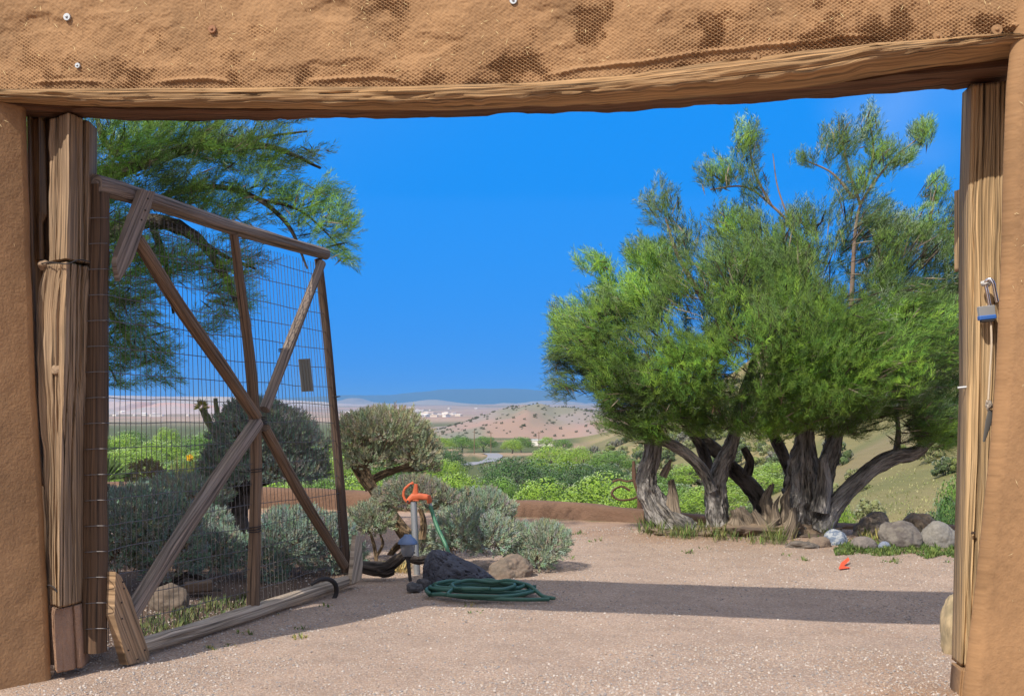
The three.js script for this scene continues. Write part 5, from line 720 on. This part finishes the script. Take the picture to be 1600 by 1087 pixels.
{ // shrubs on the hillside and the red hill
  const mk = (seed, col) => broadTree(seed, 1, 1.5, col, { clumps: 8, per: 80, leaf: 0.26, base: 0.0, small: 1 }), S = [mk(21, [0.19, 0.235, 0.06]), mk(22, [0.23, 0.255, 0.10]), mk(23, [0.10, 0.15, 0.05]), mk(24, [0.22, 0.22, 0.17])], r = rng(31);
  let n = 0; for (let k = 0; n < 300 && k < 6000; k++) { const farPart = r() < 0.5, d = farPart ? mix(230, 570, r()) : 80 + 300 * Math.pow(r(), 0.9), px = farPart ? mix(880, 1160, r()) : mix(1000, 1540, r()), x = (px - 800) / FOCAL * d; if (x < footX(d) + 3) continue; if (fbm(x * 0.02, d * 0.02, 17, 3) < -0.12 && r() < 0.7) continue; if (d < 130 && r() < 0.5) continue; const y = landY(x, d); const py = 640 - (y - EYE) / d * FOCAL; if (py < 180 || py > 830) continue; const o = S[[0, 0, 0, 1, 1, 2, 2, 3][Math.floor(r() * 8)]].clone(), s = 1.0 + 1.5 * r() * r() + 1.1 * sm(150, 400, d); o.name = numbered('hillside_shrub'); o.position.set(x, y - 0.1, -d); o.scale.set(s, s * (0.8 + 0.4 * r()), s); o.rotation.y = r() * 6.28; tag(o, 'desert shrub dotting the stony hillside behind the tamarisk', 'shrub', 'shrubs on the right hillside'); scene.add(o); n++; }
  const J = broadTree(25, 1, 1.5, [0.075, 0.095, 0.05], { clumps: 6, per: 30, leaf: 0.42, base: 0, small: 1 });
  const rh = scene.getObjectByName('red_hill'), pp = rh.geometry.attributes.position; n = 0; for (let k = 0; n < 300 && k < 12000; k++) { const i = Math.floor(r() * pp.count), x = pp.getX(i), y = pp.getY(i), z = pp.getZ(i), row = Math.floor(i / 301); if (row > 47 || row < 3) continue; const px = 800 + FOCAL * x / -z; if (px < 650 || px > 950) continue; const o = J.clone(), s = 0.7 + 0.8 * r(); o.name = numbered('juniper'); o.position.set(x + (r() - 0.5) * 4, y - 0.4, z); o.scale.set(s, s * 1.1, s); tag(o, 'small dark juniper dotting the red hill in the distance', 'juniper', 'junipers on the red hill'); scene.add(o); n++; }
}
{ // far town on the plain, poles and a pale building by the valley road
  const r = rng(72), W = [std({ color: lin(0.72, 0.68, 0.64) }), std({ color: lin(0.55, 0.48, 0.42) })], RF = std({ color: lin(0.45, 0.36, 0.32) });
  const wall = new THREE.BoxGeometry(1, 1, 0.7); wall.translate(0, 0.5, 0); const sh = new THREE.Shape([new THREE.Vector2(-0.54, 0), new THREE.Vector2(0.54, 0), new THREE.Vector2(0, 0.3)]), roof = new THREE.ExtrudeGeometry(sh, { depth: 0.76, bevelEnabled: false }); roof.translate(0, 1.003, -0.38);
  for (let i = 0; i < 130; i++) { const px = r() < 0.25 ? mix(150, 340, r()) : bx(r, 500, 780), d = mix(3600, 11500, r() * r()), x = (px - 800) / FOCAL * d, g = new THREE.Group(), s = 9 + 16 * r(); const a = new THREE.Mesh(wall, W[r() < 0.7 ? 0 : 1]); a.name = 'wall'; const b = new THREE.Mesh(roof, r() < 0.6 ? W[0] : RF); b.name = 'roof'; g.add(a, b); g.name = numbered('far_house'); g.position.set(x, landY(x, d) - 0.5, -d); g.scale.set(s * (1 + r()), s * 0.42, s); g.rotation.y = r() * 3; tag(g, 'tiny pale house of the far town on the plain', 'house', 'houses of the far town'); scene.add(g); }
  for (const [px, d, top, lab] of [[741, 600, 672, 'thin brown utility pole standing left of the valley road'], [767, 640, 674, 'thin brown utility pole directly above the valley road'], [842, 700, 674, 'thin brown utility pole right of the valley road near the pale building']]) { const x = (px - 800) / FOCAL * d, y = landY(x, d), h = yToH(top, d) - y, t = thing('utility_pole', lab, 'pole', V(x, y, -d)); mesh('pole', sweep([V(x, y - 0.5, -d), V(x, y + h, -d)], [0.22, 0.16], null, { seg: 8, rows: 4 }), M.brownWood, t); mesh('crossarm', box(V(x, y + h - 0.9, -d), 2.2, 0.16, 0.16, 0.02), M.brownWood, t); }
  const d = 720, x = 34 / FOCAL * d * 1.4, y = landY(x, d), t = thing('valley_building', 'long low pale building by the road in the valley', 'building', V(x, y, -d)); mesh('wall', box(V(x, y + 1.6, -d), 13, 3.4, 6, 0.05), W[0], t); mesh('roof', box(V(x, y + 3.55, -d), 13.8, 0.4, 6.8, 0.05), std({ color: lin(0.7, 0.72, 0.75) }), t);
}
scene.fog = new THREE.FogExp2(new THREE.Color().setRGB(0.20, 0.53, 1.0), 0.000044);   // the far plain and ranges fade into blue air
renderer.render(scene, camera);
